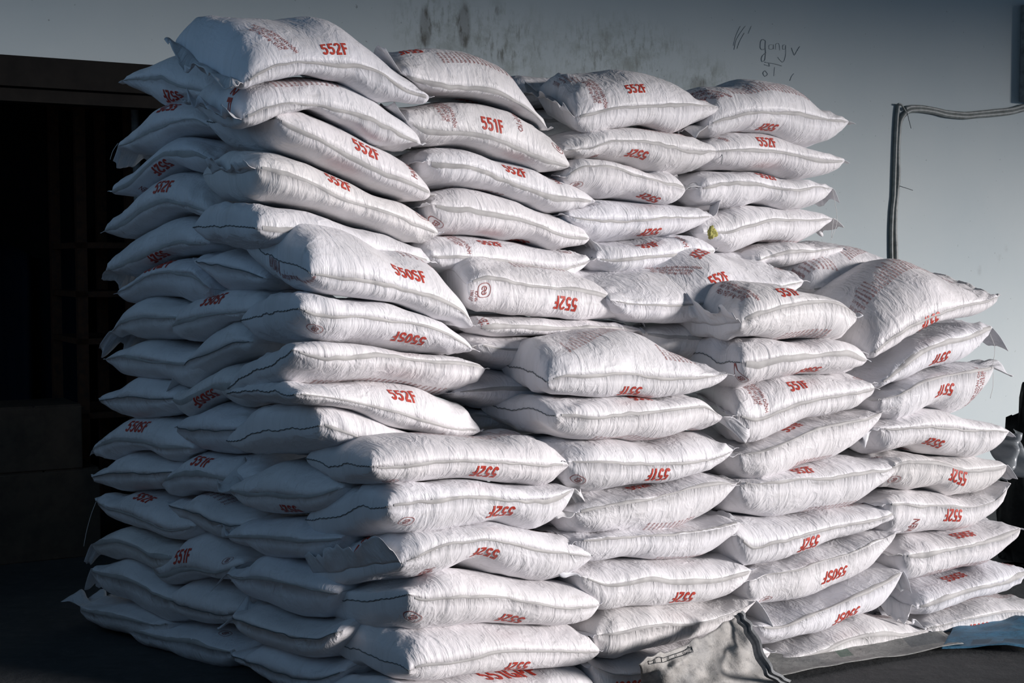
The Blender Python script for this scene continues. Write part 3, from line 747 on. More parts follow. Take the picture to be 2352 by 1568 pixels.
# Q: second tall back column
s = S('Q', 'R2', (200, 310), [(330, 168, 362, 440), (500, 178, 400, 478), (680, 215, 410, 492), (850, 315, 480, 540), (980, 452, 555, 612)], (1078, 640),
      [('code', '551F', 235, 178, True), ('block', 440, 250, 900, 360), ('code', '551F', 570, 468, True)], V=.5, dome=2.1, lean=.03)
hem(s, 'L', .07, .6, 0, .06, .01, name='end_flap'); hem(s, 'R')
s = S('Q', 'R2', (235, 598), [(350, 497, 650, 752), (520, 480, 662, 765), (700, 502, 705, 808), (880, 560, 760, 868), (1050, 665, 832, 898)], (1210, 868),
      [('code', '551F', 730, 625, False), ('side', 440, 520), ('side', 880, 590, 90, 'Chỉ sử dụng', .028), ('badge', 1130, 760, 0)], V=.48)
hem(s, 'L', .05, .7, 0, .04, .008, name='end_flap'); hem(s, 'R')
s = S('Q', 'R2', (342, 835), [(450, 768, 855, 990), (620, 782, 882, 1005), (800, 842, 948, 1042), (980, 890, 1018, 1108), (1150, 948, 1065, 1155)], (1365, 1075),
      [('code', '552F', 865, 895, False), ('side', 1110, 935, -90, 'NGÀNH', .032), ('block', 440, 985, 820, 1035)], V=.48); hem(s, 'L', .02); hem(s, 'R')
s = S('Q', 'R2', (372, 1090), [(480, 1008, 1122, 1278), (650, 1015, 1152, 1292), (830, 1058, 1175, 1312), (1000, 1120, 1228, 1345), (1150, 1168, 1282, 1370)], (1330, 1300),
      [('code', '552F', 875, 1310, True), ('badge', 395, 1215, 180)], V=.48)
hem(s, 'R', .07, .7, 0, -.0, .02, droop=.05, name='end_flap'); hem(s, 'L', .02)
s = S('Q', 'R2', (345, 1400), [(480, 1288, 1415, 1500), (700, 1302, 1430, 1520), (900, 1332, 1450, 1540), (1120, 1368, 1470, 1550)], (1335, 1430),
      [('code', '552F', 720, 1330, False), ('side', 490, 1300), ('badge', 1170, 1385, 0)], V=.48)
hem(s, 'L', .04, .6, 0, .03, .01, name='end_flap'); hem(s, 'R', .05, .7, 0, 0, .02, name='end_flap')

# R: third tall back column
s = S('R', 'R2', (1240, 572), [(1350, 345, 550, 662), (1500, 322, 518, 640), (1680, 322, 508, 645), (1860, 378, 505, 660), (1990, 452, 508, 602)], (2102, 512),
      [('code', '552F', 1595, 403, False), ('side', 1350, 400), ('block', 1120, 400, 1330, 385), ('badge', 1990, 440, 10)], BL=(990, 470), V=.5, dome=2.1, lean=.03)
hem(s, 'L', .06, 1, 0, .03, .012, name='end_flap'); hem(s, 'R')
s = S('R', 'R2', (1172, 770), [(1300, 665, 762, 822), (1450, 640, 718, 842), (1620, 642, 725, 882), (1790, 658, 760, 915), (1950, 690, 775, 900)], (2105, 778),
      [('code', '552F', 1597, 790, True), ('side', 1350, 808, 90, 'VIÊN', .03), ('block', 1650, 650, 1950, 690)], V=.48); hem(s, 'L', .02); hem(s, 'R')
thread(s, 2095, 778, [(.01, -.01, -.02), (.005, -.01, -.05)], mat=M_STITCH)
s = S('R', 'R2', (1185, 930), [(1300, 825, 872, 1050), (1450, 842, 885, 1070), (1600, 878, 925, 1085), (1750, 914, 975, 1102), (1850, 930, 1000, 1100)], (1905, 1010),
      [('code', '552F', 1675, 1055, True), ('badge', 1240, 975, 180)], V=.48)
hem(s, 'R', .09, 1, 0, .04, .02, name='end_flap'); hem(s, 'L', .02)
s = S('R', 'R2', (1205, 1165), [(1300, 1105, 1182, 1292), (1450, 1075, 1190, 1312), (1650, 1088, 1188, 1302), (1850, 1105, 1182, 1280)], (2068, 1165),
      [('code', '552F', 1680, 1262, True)], V=.48); hem(s, 'L', .02); hem(s, 'R', .05, .8, 0, .03, .02, name='end_flap')
s = H(S('R', 'R2', (1370, 1420), [(1480, 1316, 1430, 1500), (1650, 1300, 1412, 1490), (1820, 1282, 1395, 1480), (1950, 1290, 1385, 1470)], (2085, 1370),
      [('code', '551F', 1662, 1340, False, 0), ('side', 1870, 1305, -90, 'NGÀNH', .032)], V=.46))

# S: tall back column nearest the conduit
s = S('S', 'R3', (340, 490), [(450, 248, 445, 550), (600, 236, 408, 540), (760, 242, 415, 565), (920, 298, 440, 612), (1050, 392, 455, 592)], (1190, 465),
      [('code', '552F', 692, 502, True), ('block', 480, 300, 960, 340), ('side', 300, 300, -60), ('side', 505, 530, 90, 'VIÊN', .026)], V=.5, dome=2.1, lean=.02)
hem(s, 'L', .05, 1, 0, -.01, .015, droop=.04, name='end_flap'); hem(s, 'R', .04, taper=.3)
s = S('S', 'R3', (290, 655), [(420, 558, 650, 755), (580, 544, 646, 768), (750, 562, 658, 792), (920, 612, 685, 815), (1060, 655, 700, 785)], (1165, 700),
      [('code', '552F', 680, 595, False), ('side', 420, 575, -90, 'NGÀNH', .026)], V=.48); hem(s, 'L', .02); hem(s, 'R', .03)
s = S('S', 'R3', (280, 870), [(400, 765, 838, 985), (550, 770, 830, 980), (700, 788, 858, 982), (850, 815, 888, 998), (980, 825, 860, 970)], (1092, 868),
      [('code', '552F', 685, 800, False), ('block', 440, 975, 840, 990)], V=.48); hem(s, 'L', .02)
hem(s, 'R', .03, .6, 0, -.01, .01, droop=.05, name='end_flap'); thread(s, 1085, 880, [(.01, 0, -.05), (.02, 0, -.12), (.0, 0, -.19)])
s = S('S', 'R3', (312, 1130), [(420, 1000, 1138, 1200), (570, 982, 1098, 1222), (730, 988, 1062, 1190), (900, 1000, 1066, 1186), (1010, 1010, 1060, 1130)], (1095, 1048),
      [('code', '552F', 690, 993, False), ('block', 560, 1210, 920, 1165)], V=.48)
hem(s, 'R', .06, .6, 0, -.01, .01, droop=.03, name='end_flap'); thread(s, 1085, 1050, [(-.005, 0, -.04), (-.01, 0, -.09)])
s = S('S', 'R3', (600, 1310), [(720, 1192, 1275, 1340), (850, 1185, 1250, 1335), (1000, 1198, 1240, 1300)], (1155, 1225), [], V=.46); hem(s, 'R')
# a lower sack glimpsed behind the back columns
T = H(build_sack('T0', 'P', (1175, 215), [(1225, 178, 215, 250), (1290, 184, 220, 255), (1350, 195, 225, 260)], (1420, 228), V=1.0))
tag(T.root, 'white feed sack glimpsed between the two middle tall columns, against the wall', 'sack')
T1 = H(build_sack('T1', 'P', (1175, 262), [(1225, 250, 275, 320), (1290, 255, 280, 320), (1350, 260, 280, 320)], (1420, 285), V=1.02))
tag(T1.root, 'white feed sack wedged beneath the one glimpsed behind the middle tall columns', 'sack')

# X: outermost column on the shaded side
def X(cid, *a, **k):
    k.setdefault('W', .42); return S(cid, *a, face='L', **k)
VX = .0
s = X('X', 'R1', (325, 480), [(450, 405, 470, 575), (580, 345, 468, 640), (700, 325, 520, 640), (800, 330, 540, 640)], (900, 580), [('code', '552F', 638, 572, True)], V=.05); hem(s, 'L', .02)
s = X('X', 'R1', (300, 880), [(400, 770, 850, 925), (520, 672, 790, 930), (640, 625, 740, 880), (760, 635, 720, 845)], (860, 760), [('code', '552F', 628, 645, True)], V=.03)
hem(s, 'L', .04, .8, 0, -.01, .01, droop=.05, name='end_flap'); thread(s, 320, 860, [(-.02, 0, -.03), (-.03, 0, -.06)])
s = X('X', 'R1', (268, 1150), [(380, 1042, 1110, 1185), (500, 935, 1005, 1155), (620, 850, 925, 1078), (750, 848, 908, 1068)], (870, 960), [('code', '552F', 570, 1003, True), ('side', 480, 1140, 90, 'VIÊN', .03)], V=.02); hem(s, 'L', .03)
s = X('X', 'R1', (218, 1388), [(340, 1250, 1350, 1428), (470, 1125, 1262, 1410), (600, 1066, 1212, 1330), (730, 1066, 1232, 1312)], (860, 1280), [('code', '552F', 588, 1115, False)], V=.0); hem(s, 'L', .02)
s = X('X', 'P', (236, 622), [(275, 572, 612, 640), (320, 537, 592, 634), (370, 515, 572, 612), (425, 505, 558, 597)], (475, 560), [('code', '552F', 365, 588, True)], V=.0)
hem(s, 'L', .03, .8, 0, -.01, .008, droop=.04, name='end_flap')
s = X('X', 'R4', (312, 342), [(400, 268, 310, 387), (520, 188, 242, 380), (660, 136, 208, 376), (790, 128, 205, 390)], (900, 310), [('code', '551GPF', 600, 152, False)], V=.0); hem(s, 'L', .02)
s = X('X', 'R4', (270, 590), [(350, 460, 540, 610), (450, 390, 502, 632), (560, 372, 490, 640), (650, 382, 500, 630)], (760, 500), [], V=.0)
hem(s, 'L', .09, 1, 0, -.02, .02, droop=.07, name='end_flap')
s = X('X', 'R4', (237, 760), [(340, 680, 745, 842), (460, 642, 750, 872), (600, 642, 770, 885), (720, 657, 790, 925)], (860, 790), [], V=.0); hem(s, 'L', .02)
s = X('X', 'R4', (207, 1025), [(310, 945, 1013, 1092), (420, 882, 1000, 1133), (530, 864, 1010, 1137), (620, 880, 1015, 1128)], (700, 1010), [], V=.0, seam='stitch'); hem(s, 'L', .02)
s = X('X', 'R4', (155, 1340), [(240, 1232, 1290, 1392), (360, 1162, 1270, 1380), (500, 1134, 1285, 1358), (640, 1142, 1322, 1398)], (800, 1330), [('code', '550SF', 462, 1180, False)], V=.0)
hem(s, 'L', .025, .8, 0, -.01, .008, droop=.03)
s = X('X', 'R7', (207, 265), [(290, 186, 250, 315), (400, 132, 235, 350), (520, 112, 238, 350), (630, 134, 240, 345)], (740, 230), [], V=.0, seam='stitch'); hem(s, 'L', .015)
s = X('X', 'R7', (237, 415), [(320, 370, 450, 512), (450, 352, 480, 562), (590, 354, 532, 600), (720, 388, 592, 655)], (860, 580), [('code', '552F', 560, 385, False)], V=.0)
hem(s, 'L', .015); thread(s, 250, 420, [(-.02, 0, -.05), (-.04, 0, -.12), (-.05, 0, -.17)])
s = X('X', 'R7', (205, 690), [(280, 612, 680, 752), (400, 569, 662, 770), (520, 592, 700, 805), (630, 642, 770, 852)], (740, 780), [], V=.0)
hem(s, 'L', .05, 1, 0, -.02, .02, droop=.05, name='end_flap')
s = X('X', 'R7', (200, 845), [(280, 782, 870, 965), (400, 755, 892, 1022), (520, 792, 932, 1092), (640, 872, 1000, 1148)], (790, 1060), [], V=.0)
hem(s, 'L', .05, .7, 0, -.03, .01, droop=.05, name='end_flap')
s = X('X', 'R7', (130, 1085), [(220, 1062, 1112, 1185), (340, 1014, 1130, 1240), (460, 1037, 1150, 1265), (580, 1102, 1180, 1290)], (700, 1200), [], V=.0)
hem(s, 'L', .08, 1, 0, .0, .02, droop=.01, name='end_flap')

# Y: middle column on the shaded side
s = X('Y', 'R4', (638, 560), [(730, 432, 520, 650), (860, 367, 490, 657), (1000, 324, 470, 578), (1130, 322, 460, 545)], (1240, 430), [('code', '550SF', 950, 375, False)], V=.0); hem(s, 'L', .015)
s = X('Y', 'R4', (700, 830), [(800, 692, 768, 935), (900, 612, 735, 900), (1010, 557, 692, 830), (1110, 542, 650, 800)], (1175, 650), [], V=.0, seam='stitch'); hem(s, 'L', .04, .6, 0, -.02, .01, droop=.04, name='end_flap')
s = X('Y', 'R4', (650, 1010), [(740, 950, 1030, 1145), (850, 892, 990, 1097), (960, 827, 930, 1064), (1060, 807, 920, 1066)], (1160, 910), [('code', '550SF', 885, 1010, True)], V=.0)
s = X('Y', 'R4', (690, 1190), [(790, 1117, 1205, 1300), (900, 1072, 1208, 1340), (1020, 1067, 1210, 1352)], (1150, 1200), [], V=.0, seam='stitch'); hem(s, 'L', .015)
s = X('Y', 'R7', (612, 288), [(720, 192, 268, 372), (850, 124, 240, 375), (1000, 105, 255, 366), (1130, 117, 290, 362)], (1260, 260), [('code', '551F', 920, 155, False)], V=.0); hem(s, 'L', .015)
s = X('Y', 'R7', (690, 440), [(790, 387, 462, 530), (900, 359, 492, 595), (1010, 372, 545, 635), (1110, 402, 565, 652)], (1260, 570), [('block', 800, 400, 1080, 440)], V=.0, seam='stitch'); hem(s, 'L', .02)
s = X('Y', 'R7', (583, 838), [(680, 727, 880, 935), (790, 657, 845, 940), (900, 617, 845, 910), (1010, 647, 870, 907), (1090, 702, 850, 902)], (1170, 815), [('code', '551F', 795, 760, False), ('badge', 1085, 795, 0)], V=.0)
s = X('Y', 'R7', (610, 1017), [(710, 962, 1037, 1110), (820, 920, 1080, 1160), (940, 910, 1110, 1187), (1050, 927, 1132, 1190)], (1210, 1110), [], V=.0, seam='stitch'); hem(s, 'L', .015)
s = X('Y', 'R7', (418, 1218), [(540, 1172, 1242, 1322), (700, 1162, 1277, 1370), (860, 1174, 1302, 1420), (1010, 1217, 1352, 1465), (1120, 1262, 1372, 1445)], (1250, 1340), [('code', '552F', 750, 1182, False), ('badge', 1070, 1262, 0)], V=.0); hem(s, 'L', .02)

# Z: shaded column beside the front corner
VZ = -.08
s = X('Z', 'R4', (795, 132), [(890, 94, 150, 222), (1000, 70, 165, 300), (1130, 72, 195, 325)], (1262, 250), [], V=.0, seam='stitch'); hem(s, 'L', .015)
s = X('Z', 'R7', (1085, 348), [(1200, 250, 362, 450), (1330, 202, 362, 490), (1470, 177, 372, 497), (1620, 202, 382, 490)], (1800, 335), [('code', '552F', 1480, 472, True)], V=VZ)
hem(s, 'L', .05, 1, 0, .05, .03, name='end_flap')
s = X('Z', 'R7', (1065, 640), [(1180, 532, 640, 692), (1310, 517, 640, 755), (1450, 512, 650, 770), (1590, 547, 660, 792)], (1790, 655), [], V=VZ)
hem(s, 'L', .05, .8, 0, .02, .02, name='end_flap')
s = X('Z', 'R7', (1060, 880), [(1150, 822, 900, 990), (1290, 757, 900, 1050), (1440, 767, 930, 1110), (1590, 797, 960, 1138)], (1770, 1010), [], V=VZ)
hem(s, 'L', .05, 1, 0, -.02, .02, name='end_flap')
s = X('Z', 'R7', (1095, 1150), [(1220, 1052, 1182, 1272), (1370, 1082, 1232, 1342), (1520, 1122, 1272, 1382), (1650, 1147, 1292, 1400)], (1800, 1240), [], V=VZ - .02, seam='stitch')
hem(s, 'L', .04, 1, 0, .0, .02, name='end_flap')
s = X('Z', 'R7', (1090, 1390), [(1210, 1317, 1427, 1482), (1350, 1285, 1472, 1562), (1500, 1302, 1522, 1612), (1640, 1352, 1542, 1625)], (1810, 1500), [], V=VZ, seam='stitch'); hem(s, 'L', .015)

# sacks of the row behind, only glimpsed in the dark gaps between the front ones
def filler_mesh():
    n, m_ = 26, 16
    s = .5 - .5 * np.cos(np.linspace(0, math.pi, n)); r = -np.cos(np.linspace(0, math.pi, m_))
    V = []; uv = []
    for i in range(n):
        h = .074 * max(1 - abs(2 * s[i] - 1) ** 3.2, 0) ** .5 + .002
        for sg, rr in ((1, r), (-1, r[::-1])):
            for x in rr:
                V.append(((s[i] - .5) * .68, x * .215, sg * h * max(1 - abs(x) ** 2.6, 0) ** .5 + .076)); uv.append((s[i] * .68, sg * (x + 1) * .2))
    F = []; k = 2 * m_
    for i in range(n - 1):
        for j in range(k): F.append((i * k + j, i * k + (j + 1) % k, (i + 1) * k + (j + 1) % k, (i + 1) * k + j))
    for b in (0, (n - 1) * k):
        for j in range(m_ - 1): F.append((b + j, b + j + 1, b + k - 2 - j, b + k - 1 - j))
    return V, F, uv
_rf = random.Random(4)
fV, fF, fuv_ = filler_mesh()
fill0 = None; fn = -1
for (v, z0, nl, us) in ((.74, 0, 6, (.40, 1.10, 1.80, 2.46)), (1.18, 1.02, 6, (.75, 1.45, 2.12))):
    for uu in us:
        for k in range(nl):
            pos = (uu + _rf.uniform(-.03, .03), v + _rf.uniform(-.01, .01), z0 + k * .150); spin = _rf.uniform(-.03, .03)
            fn += 1
            if fn not in (4, 17, 25, 26, 29, 30): continue
            if fill0 is None:
                o = fill0 = mesh_obj('feed_sack', fV, fF, M_SACK, None, fuv_)
            else:
                o = fill0.copy(); COL.objects.link(o)
            o.location = fuv(*pos); o.rotation_euler = (0, 0, A30 + spin)
            tag(o, 'white feed sack glimpsed in the dark gaps behind the outer sacks of the pile', 'sack', 'sacks glimpsed behind the outer rows')

# ------------------------------------------------------------------ the building
WV = 2.6                                   # the wall stands this far behind the front of the pile
# plaster wall material, coordinates in metres on the wall: x along it, z up
def wallmat():
    m, ns, ls, bs = newmat('stained_plaster')
    uv = node(ns, 'ShaderNodeUVMap').outputs[0]
    n1 = noise(ns, ls, uv, .9, 6, .6); n2 = noise(ns, ls, uv, 7, 6, .7); n3 = noise(ns, ls, mapping(ns, ls, uv, (30, 9, 1)), 1.0, 5, .7)
    n4 = noise(ns, ls, uv, 38, 3, .5)
    c = mixc(ns, ls, ramp(ns, ls, n1.outputs[0], [(.35, (0, 0, 0)), (.7, (1, 1, 1))]).outputs[0], (.405, .465, .48), (.45, .50, .505))
    sx = node(ns, 'ShaderNodeSeparateXYZ'); ls.new(uv, sx.inputs[0])
    def blob(cx, cz, rx, rz, soft=.35):
        a = mathn(ns, ls, 'DIVIDE', mathn(ns, ls, 'SUBTRACT', sx.outputs[0], cx), rx)
        b = mathn(ns, ls, 'DIVIDE', mathn(ns, ls, 'SUBTRACT', sx.outputs[1], cz), rz)
        d = mathn(ns, ls, 'SQRT', mathn(ns, ls, 'ADD', mathn(ns, ls, 'MULTIPLY', a, a), mathn(ns, ls, 'MULTIPLY', b, b)))
        r = node(ns, 'ShaderNodeMapRange'); r.interpolation_type = 'SMOOTHSTEP'; ls.new(d, r.inputs[0])
        r.inputs[1].default_value = 1.0; r.inputs[2].default_value = 1 - soft; r.inputs[3].default_value = 0; r.inputs[4].default_value = 1
        return r.outputs[0]
    def at(px, py):
        P = on_plane(px, py, ORG + VH * WV, VH) - ORG; return float(P @ UH), float(P[2])
    # the band of scuffs and mildew left above the pile by sacks rubbing the wall
    band = None
    for (px, py, rx, rz) in ((1130, 120, .62, .36), (1420, 130, .75, .30), (1010, 60, .35, .3), (1620, 190, .3, .2)):
        x, z = at(px, py); b = blob(x, z, rx, rz, .9)
        band = b if band is None else mathn(ns, ls, 'MAXIMUM', band, b)
    scf = ramp(ns, ls, n3.outputs[0], [(.50, (0, 0, 0)), (.66, (1, 1, 1))]).outputs[0]
    mld = ramp(ns, ls, n2.outputs[0], [(.46, (0, 0, 0)), (.64, (1, 1, 1))]).outputs[0]
    c = mixc(ns, ls, mathn(ns, ls, 'MULTIPLY', mathn(ns, ls, 'MULTIPLY', scf, band), .9), c, (.20, .22, .20))
    c = mixc(ns, ls, mathn(ns, ls, 'MULTIPLY', mathn(ns, ls, 'MULTIPLY', mld, band), .75), c, (.25, .28, .26))
    for (px, py, rx, rz, am) in ((977, 62, .042, .13, .95), (1066, 60, .048, .13, .95), (1604, 195, .072, .066, .5), (1150, 130, .03, .05, .5), (978, 90, .03, .05, .5), (1066, 92, .035, .05, .4), (1143, 25, .02, .03, .4)):
        x, z = at(px, py); b = blob(x, z, rx, rz, .45)
        st = mathn(ns, ls, 'ADD', mathn(ns, ls, 'MULTIPLY', scf, .5), .5)
        c = mixc(ns, ls, mathn(ns, ls, 'MULTIPLY', mathn(ns, ls, 'MULTIPLY', st, b), am), c, (.10, .10, .088))
    for (px, py, rx, rz, am) in ((2290, 590, .06, .05, .5), (2250, 620, .03, .05, .5), (2310, 570, .03, .04, .4), (390, 60, .012, .02, .5)):
        x, z = at(px, py); c = mixc(ns, ls, mathn(ns, ls, 'MULTIPLY', mathn(ns, ls, 'MULTIPLY', blob(x, z, rx, rz, .9), mld), am), c, (.22, .23, .24))
    spk = ramp(ns, ls, n4.outputs[0], [(.715, (0, 0, 0)), (.75, (1, 1, 1))]).outputs[0]
    c = mixc(ns, ls, mathn(ns, ls, 'MULTIPLY', spk, .6), c, (.13, .14, .14))
    ls.new(c, bs.inputs['Base Color']); bs.inputs['Roughness'].default_value = .75
    bump(ns, ls, n2.outputs[0], .15, .004, bs)
    return m
M_WALL = wallmat()
lint = on_plane(345, 150, ORG + VH * WV, VH); DOOR_TOP = float(lint[2]); 
jl = on_plane(420, 150, ORG + VH * WV, VH); DOOR_R = float((jl - ORG) @ UH)
TOP = 3.88
def wall_piece(name, u0, u1, z0, z1, v=WV, t=.22, mat=None):
    V = []; 
    for vv in (v, v + t):
        for (a, b) in ((u0, z0), (u1, z0), (u1, z1), (u0, z1)): V.append(fuv(a, vv, b))
    F = [(0, 1, 2, 3), (7, 6, 5, 4), (0, 4, 5, 1), (1, 5, 6, 2), (2, 6, 7, 3), (3, 7, 4, 0)]
    uv = [(a, b) for _ in range(2) for (a, b) in ((u0, z0), (u1, z0), (u1, z1), (u0, z1))]
    return structure(mesh_obj(name, V, F, mat or M_WALL, None, uv, smooth=False))
# one plaster wall with the doorway cut out of its left part
def wall_back():
    pts = [(-5, DOOR_TOP), (-5, TOP), (9, TOP), (9, 0), (DOOR_R, 0), (DOOR_R, DOOR_TOP)]
    V = []; uv = []
    for vv in (WV, WV + .22):
        for a, b in pts: V.append(fuv(a, vv, b)); uv.append((a, b))
    n = len(pts)
    F = [(0, 5, 2, 1), (5, 4, 3, 2), (n + 1, n + 2, n + 5, n), (n + 2, n + 3, n + 4, n + 5)]
    for i in range(n):
        j = (i + 1) % n; F.append((i, j, n + j, n + i))
    return structure(mesh_obj('wall_back', V, F, M_WALL, None, uv, smooth=False))
wall = wall_back()

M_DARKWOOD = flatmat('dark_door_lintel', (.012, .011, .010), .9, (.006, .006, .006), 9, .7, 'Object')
M_STEEL = flatmat('grimy_painted_steel', (.33, .34, .34), .5, (.06, .06, .055), 14, .7, 'Object')
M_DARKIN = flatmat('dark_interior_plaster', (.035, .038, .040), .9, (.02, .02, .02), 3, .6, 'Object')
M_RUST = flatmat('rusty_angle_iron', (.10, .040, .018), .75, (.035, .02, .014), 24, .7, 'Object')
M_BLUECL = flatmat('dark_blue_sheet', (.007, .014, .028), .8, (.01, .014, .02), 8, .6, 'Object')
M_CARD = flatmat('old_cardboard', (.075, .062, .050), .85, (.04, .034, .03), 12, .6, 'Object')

def floormat():
    m, ns, ls, bs = newmat('worn_dark_concrete')
    tc = node(ns, 'ShaderNodeTexCoord').outputs['Object']
    a = noise(ns, ls, tc, 1.3, 6, .65); b = noise(ns, ls, tc, 14, 6, .7); d = noise(ns, ls, mapping(ns, ls, tc, (3, 14, 3), (0, 0, .5)), 1.0, 4, .6)
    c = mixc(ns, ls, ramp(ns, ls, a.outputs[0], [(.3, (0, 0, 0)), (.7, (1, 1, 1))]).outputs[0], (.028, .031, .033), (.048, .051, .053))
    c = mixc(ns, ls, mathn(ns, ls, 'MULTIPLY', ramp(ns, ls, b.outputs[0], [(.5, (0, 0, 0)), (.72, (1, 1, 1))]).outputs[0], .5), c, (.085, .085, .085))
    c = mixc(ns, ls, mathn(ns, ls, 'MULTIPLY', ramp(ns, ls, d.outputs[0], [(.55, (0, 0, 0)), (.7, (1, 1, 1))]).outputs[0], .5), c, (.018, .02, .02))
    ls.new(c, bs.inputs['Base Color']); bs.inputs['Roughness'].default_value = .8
    bump(ns, ls, b.outputs[0], .5, .01, bs)
    return m
M_FLOOR = floormat()
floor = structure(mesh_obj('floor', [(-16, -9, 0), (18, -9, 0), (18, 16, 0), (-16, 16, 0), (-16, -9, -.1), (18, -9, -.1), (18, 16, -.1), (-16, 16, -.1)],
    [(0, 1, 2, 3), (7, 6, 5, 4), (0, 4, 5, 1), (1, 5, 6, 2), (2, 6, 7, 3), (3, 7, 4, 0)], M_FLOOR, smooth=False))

# the dark store room beyond the doorway
RB = WV + .22; RE = WV + 4.2
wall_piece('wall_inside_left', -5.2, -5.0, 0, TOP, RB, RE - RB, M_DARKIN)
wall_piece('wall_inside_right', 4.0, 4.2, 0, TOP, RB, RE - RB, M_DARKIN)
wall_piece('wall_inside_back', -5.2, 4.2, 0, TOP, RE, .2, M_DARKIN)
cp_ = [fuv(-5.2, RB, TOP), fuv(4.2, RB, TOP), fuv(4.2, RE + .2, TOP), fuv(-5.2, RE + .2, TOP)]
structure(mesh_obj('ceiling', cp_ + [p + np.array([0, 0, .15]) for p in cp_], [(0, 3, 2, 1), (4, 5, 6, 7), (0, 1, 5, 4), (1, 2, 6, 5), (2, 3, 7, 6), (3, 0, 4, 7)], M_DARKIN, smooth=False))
# lintel beam over the doorway
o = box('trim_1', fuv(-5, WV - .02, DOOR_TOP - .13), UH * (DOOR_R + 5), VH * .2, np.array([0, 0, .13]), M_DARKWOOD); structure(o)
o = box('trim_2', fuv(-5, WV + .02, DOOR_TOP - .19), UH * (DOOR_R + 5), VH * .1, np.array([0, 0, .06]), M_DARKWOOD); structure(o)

# the loading-bay roof that shades the top of the wall and pile, and an unseen low side wall added to darken the lower left
M_ROOF = flatmat('grey_roof_sheet', (.10, .105, .11), .6)
ROOF_Z = 4.2
r0 = [fuv(-3.2, -9.0, ROOF_Z), fuv(24, -9.0, ROOF_Z), fuv(24, WV + .2, ROOF_Z - .1), fuv(-3.2, WV + .2, ROOF_Z - .1)]
canopy = structure(mesh_obj('ceiling_canopy', r0 + [p + np.array([0, 0, .12]) for p in r0], [(0, 3, 2, 1), (4, 5, 6, 7), (0, 1, 5, 4), (1, 2, 6, 5), (2, 3, 7, 6), (3, 0, 4, 7)], M_ROOF, smooth=False))
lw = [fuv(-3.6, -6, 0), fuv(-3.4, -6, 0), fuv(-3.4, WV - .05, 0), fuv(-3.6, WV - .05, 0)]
structure(mesh_obj('wall_left_blocker', lw + [p + np.array([0, 0, 1.9]) for p in lw], [(0, 3, 2, 1), (4, 5, 6, 7), (0, 1, 5, 4), (1, 2, 6, 5), (2, 3, 7, 6), (3, 0, 4, 7)], M_DARKIN, smooth=False))

fw = [fuv(-3.6, -9.2, 0), fuv(3.0, -9.2, 0), fuv(3.0, -9.0, 0), fuv(-3.6, -9.0, 0)]  # unseen wall added behind the camera to hold sky light off the left face
structure(mesh_obj('wall_front_blocker', fw + [p + np.array([0, 0, ROOF_Z]) for p in fw], [(0, 3, 2, 1), (4, 5, 6, 7), (0, 1, 5, 4), (1, 2, 6, 5), (2, 3, 7, 6), (3, 0, 4, 7)], M_DARKIN, smooth=False))

# pencilled scribble on the plaster: strokes drawn on the wall, traced at wall depth
M_PENCIL = flatmat('pencil_scribble', (.30, .335, .35), .8)
def wp(px, py, d=.002): return on_plane(px, py, ORG + VH * (WV - d), VH)
ZK = (1650, 60, 250 / 2178.)
def scrib(pts, r=.0022):
    P = [wp(ZK[0] + ZK[2] * x, ZK[1] + ZK[2] * y) for x, y in pts]; P = np.array(P)
    n = max(10, 5 * len(P)); k = np.linspace(0, len(P) - 1, n)
    X = np.stack([pchip(np.arange(len(P)), P[:, c], k) for c in range(3)], 1)
    return tube('pencil_scribble', X, r * .85, M_PENCIL, wall, 4)
for pts, r in (([(950, 540), (940, 400), (945, 300), (890, 268), (845, 320), (840, 420), (870, 470), (930, 460)], .0028), ([(950, 540), (880, 600), (862, 660), (880, 710), (925, 690), (940, 620), (945, 540)], .0025),
            ([(1080, 370), (1020, 380), (1015, 450), (1060, 465), (1100, 440), (1105, 370), (1110, 460)], .0014), ([(1150, 470), (1150, 370), (1200, 340), (1225, 400), (1230, 480)], .0014),
            ([(1330, 370), (1290, 390), (1290, 460), (1340, 460), (1350, 380), (1350, 520), (1330, 660), (1285, 720), (1235, 680), (1190, 620)], .0017),
            ([(1465, 435), (1495, 520), (1522, 580), (1570, 500), (1630, 410)], .0022), ([(930, 720), (1010, 735), (1130, 755), (1270, 795)], .0026), ([(920, 770), (970, 785), (1025, 805), (1015, 740)], .0022),
            ([(935, 890), (895, 940), (935, 1005), (985, 960), (935, 890)], .0026), ([(1510, 950), (1460, 1020), (1435, 1090)], .0018), ([(1128, 820), (1120, 900), (1112, 1000)], .0014),
            ([(540, 0), (420, 170), (350, 300), (315, 470)], .0016), ([(660, 0), (600, 150)], .0012), ([(520, 140), (430, 300), (375, 450)], .0016), ([(440, 0), (350, 200), (300, 390)], .0013)):
    scrib(pts, r)

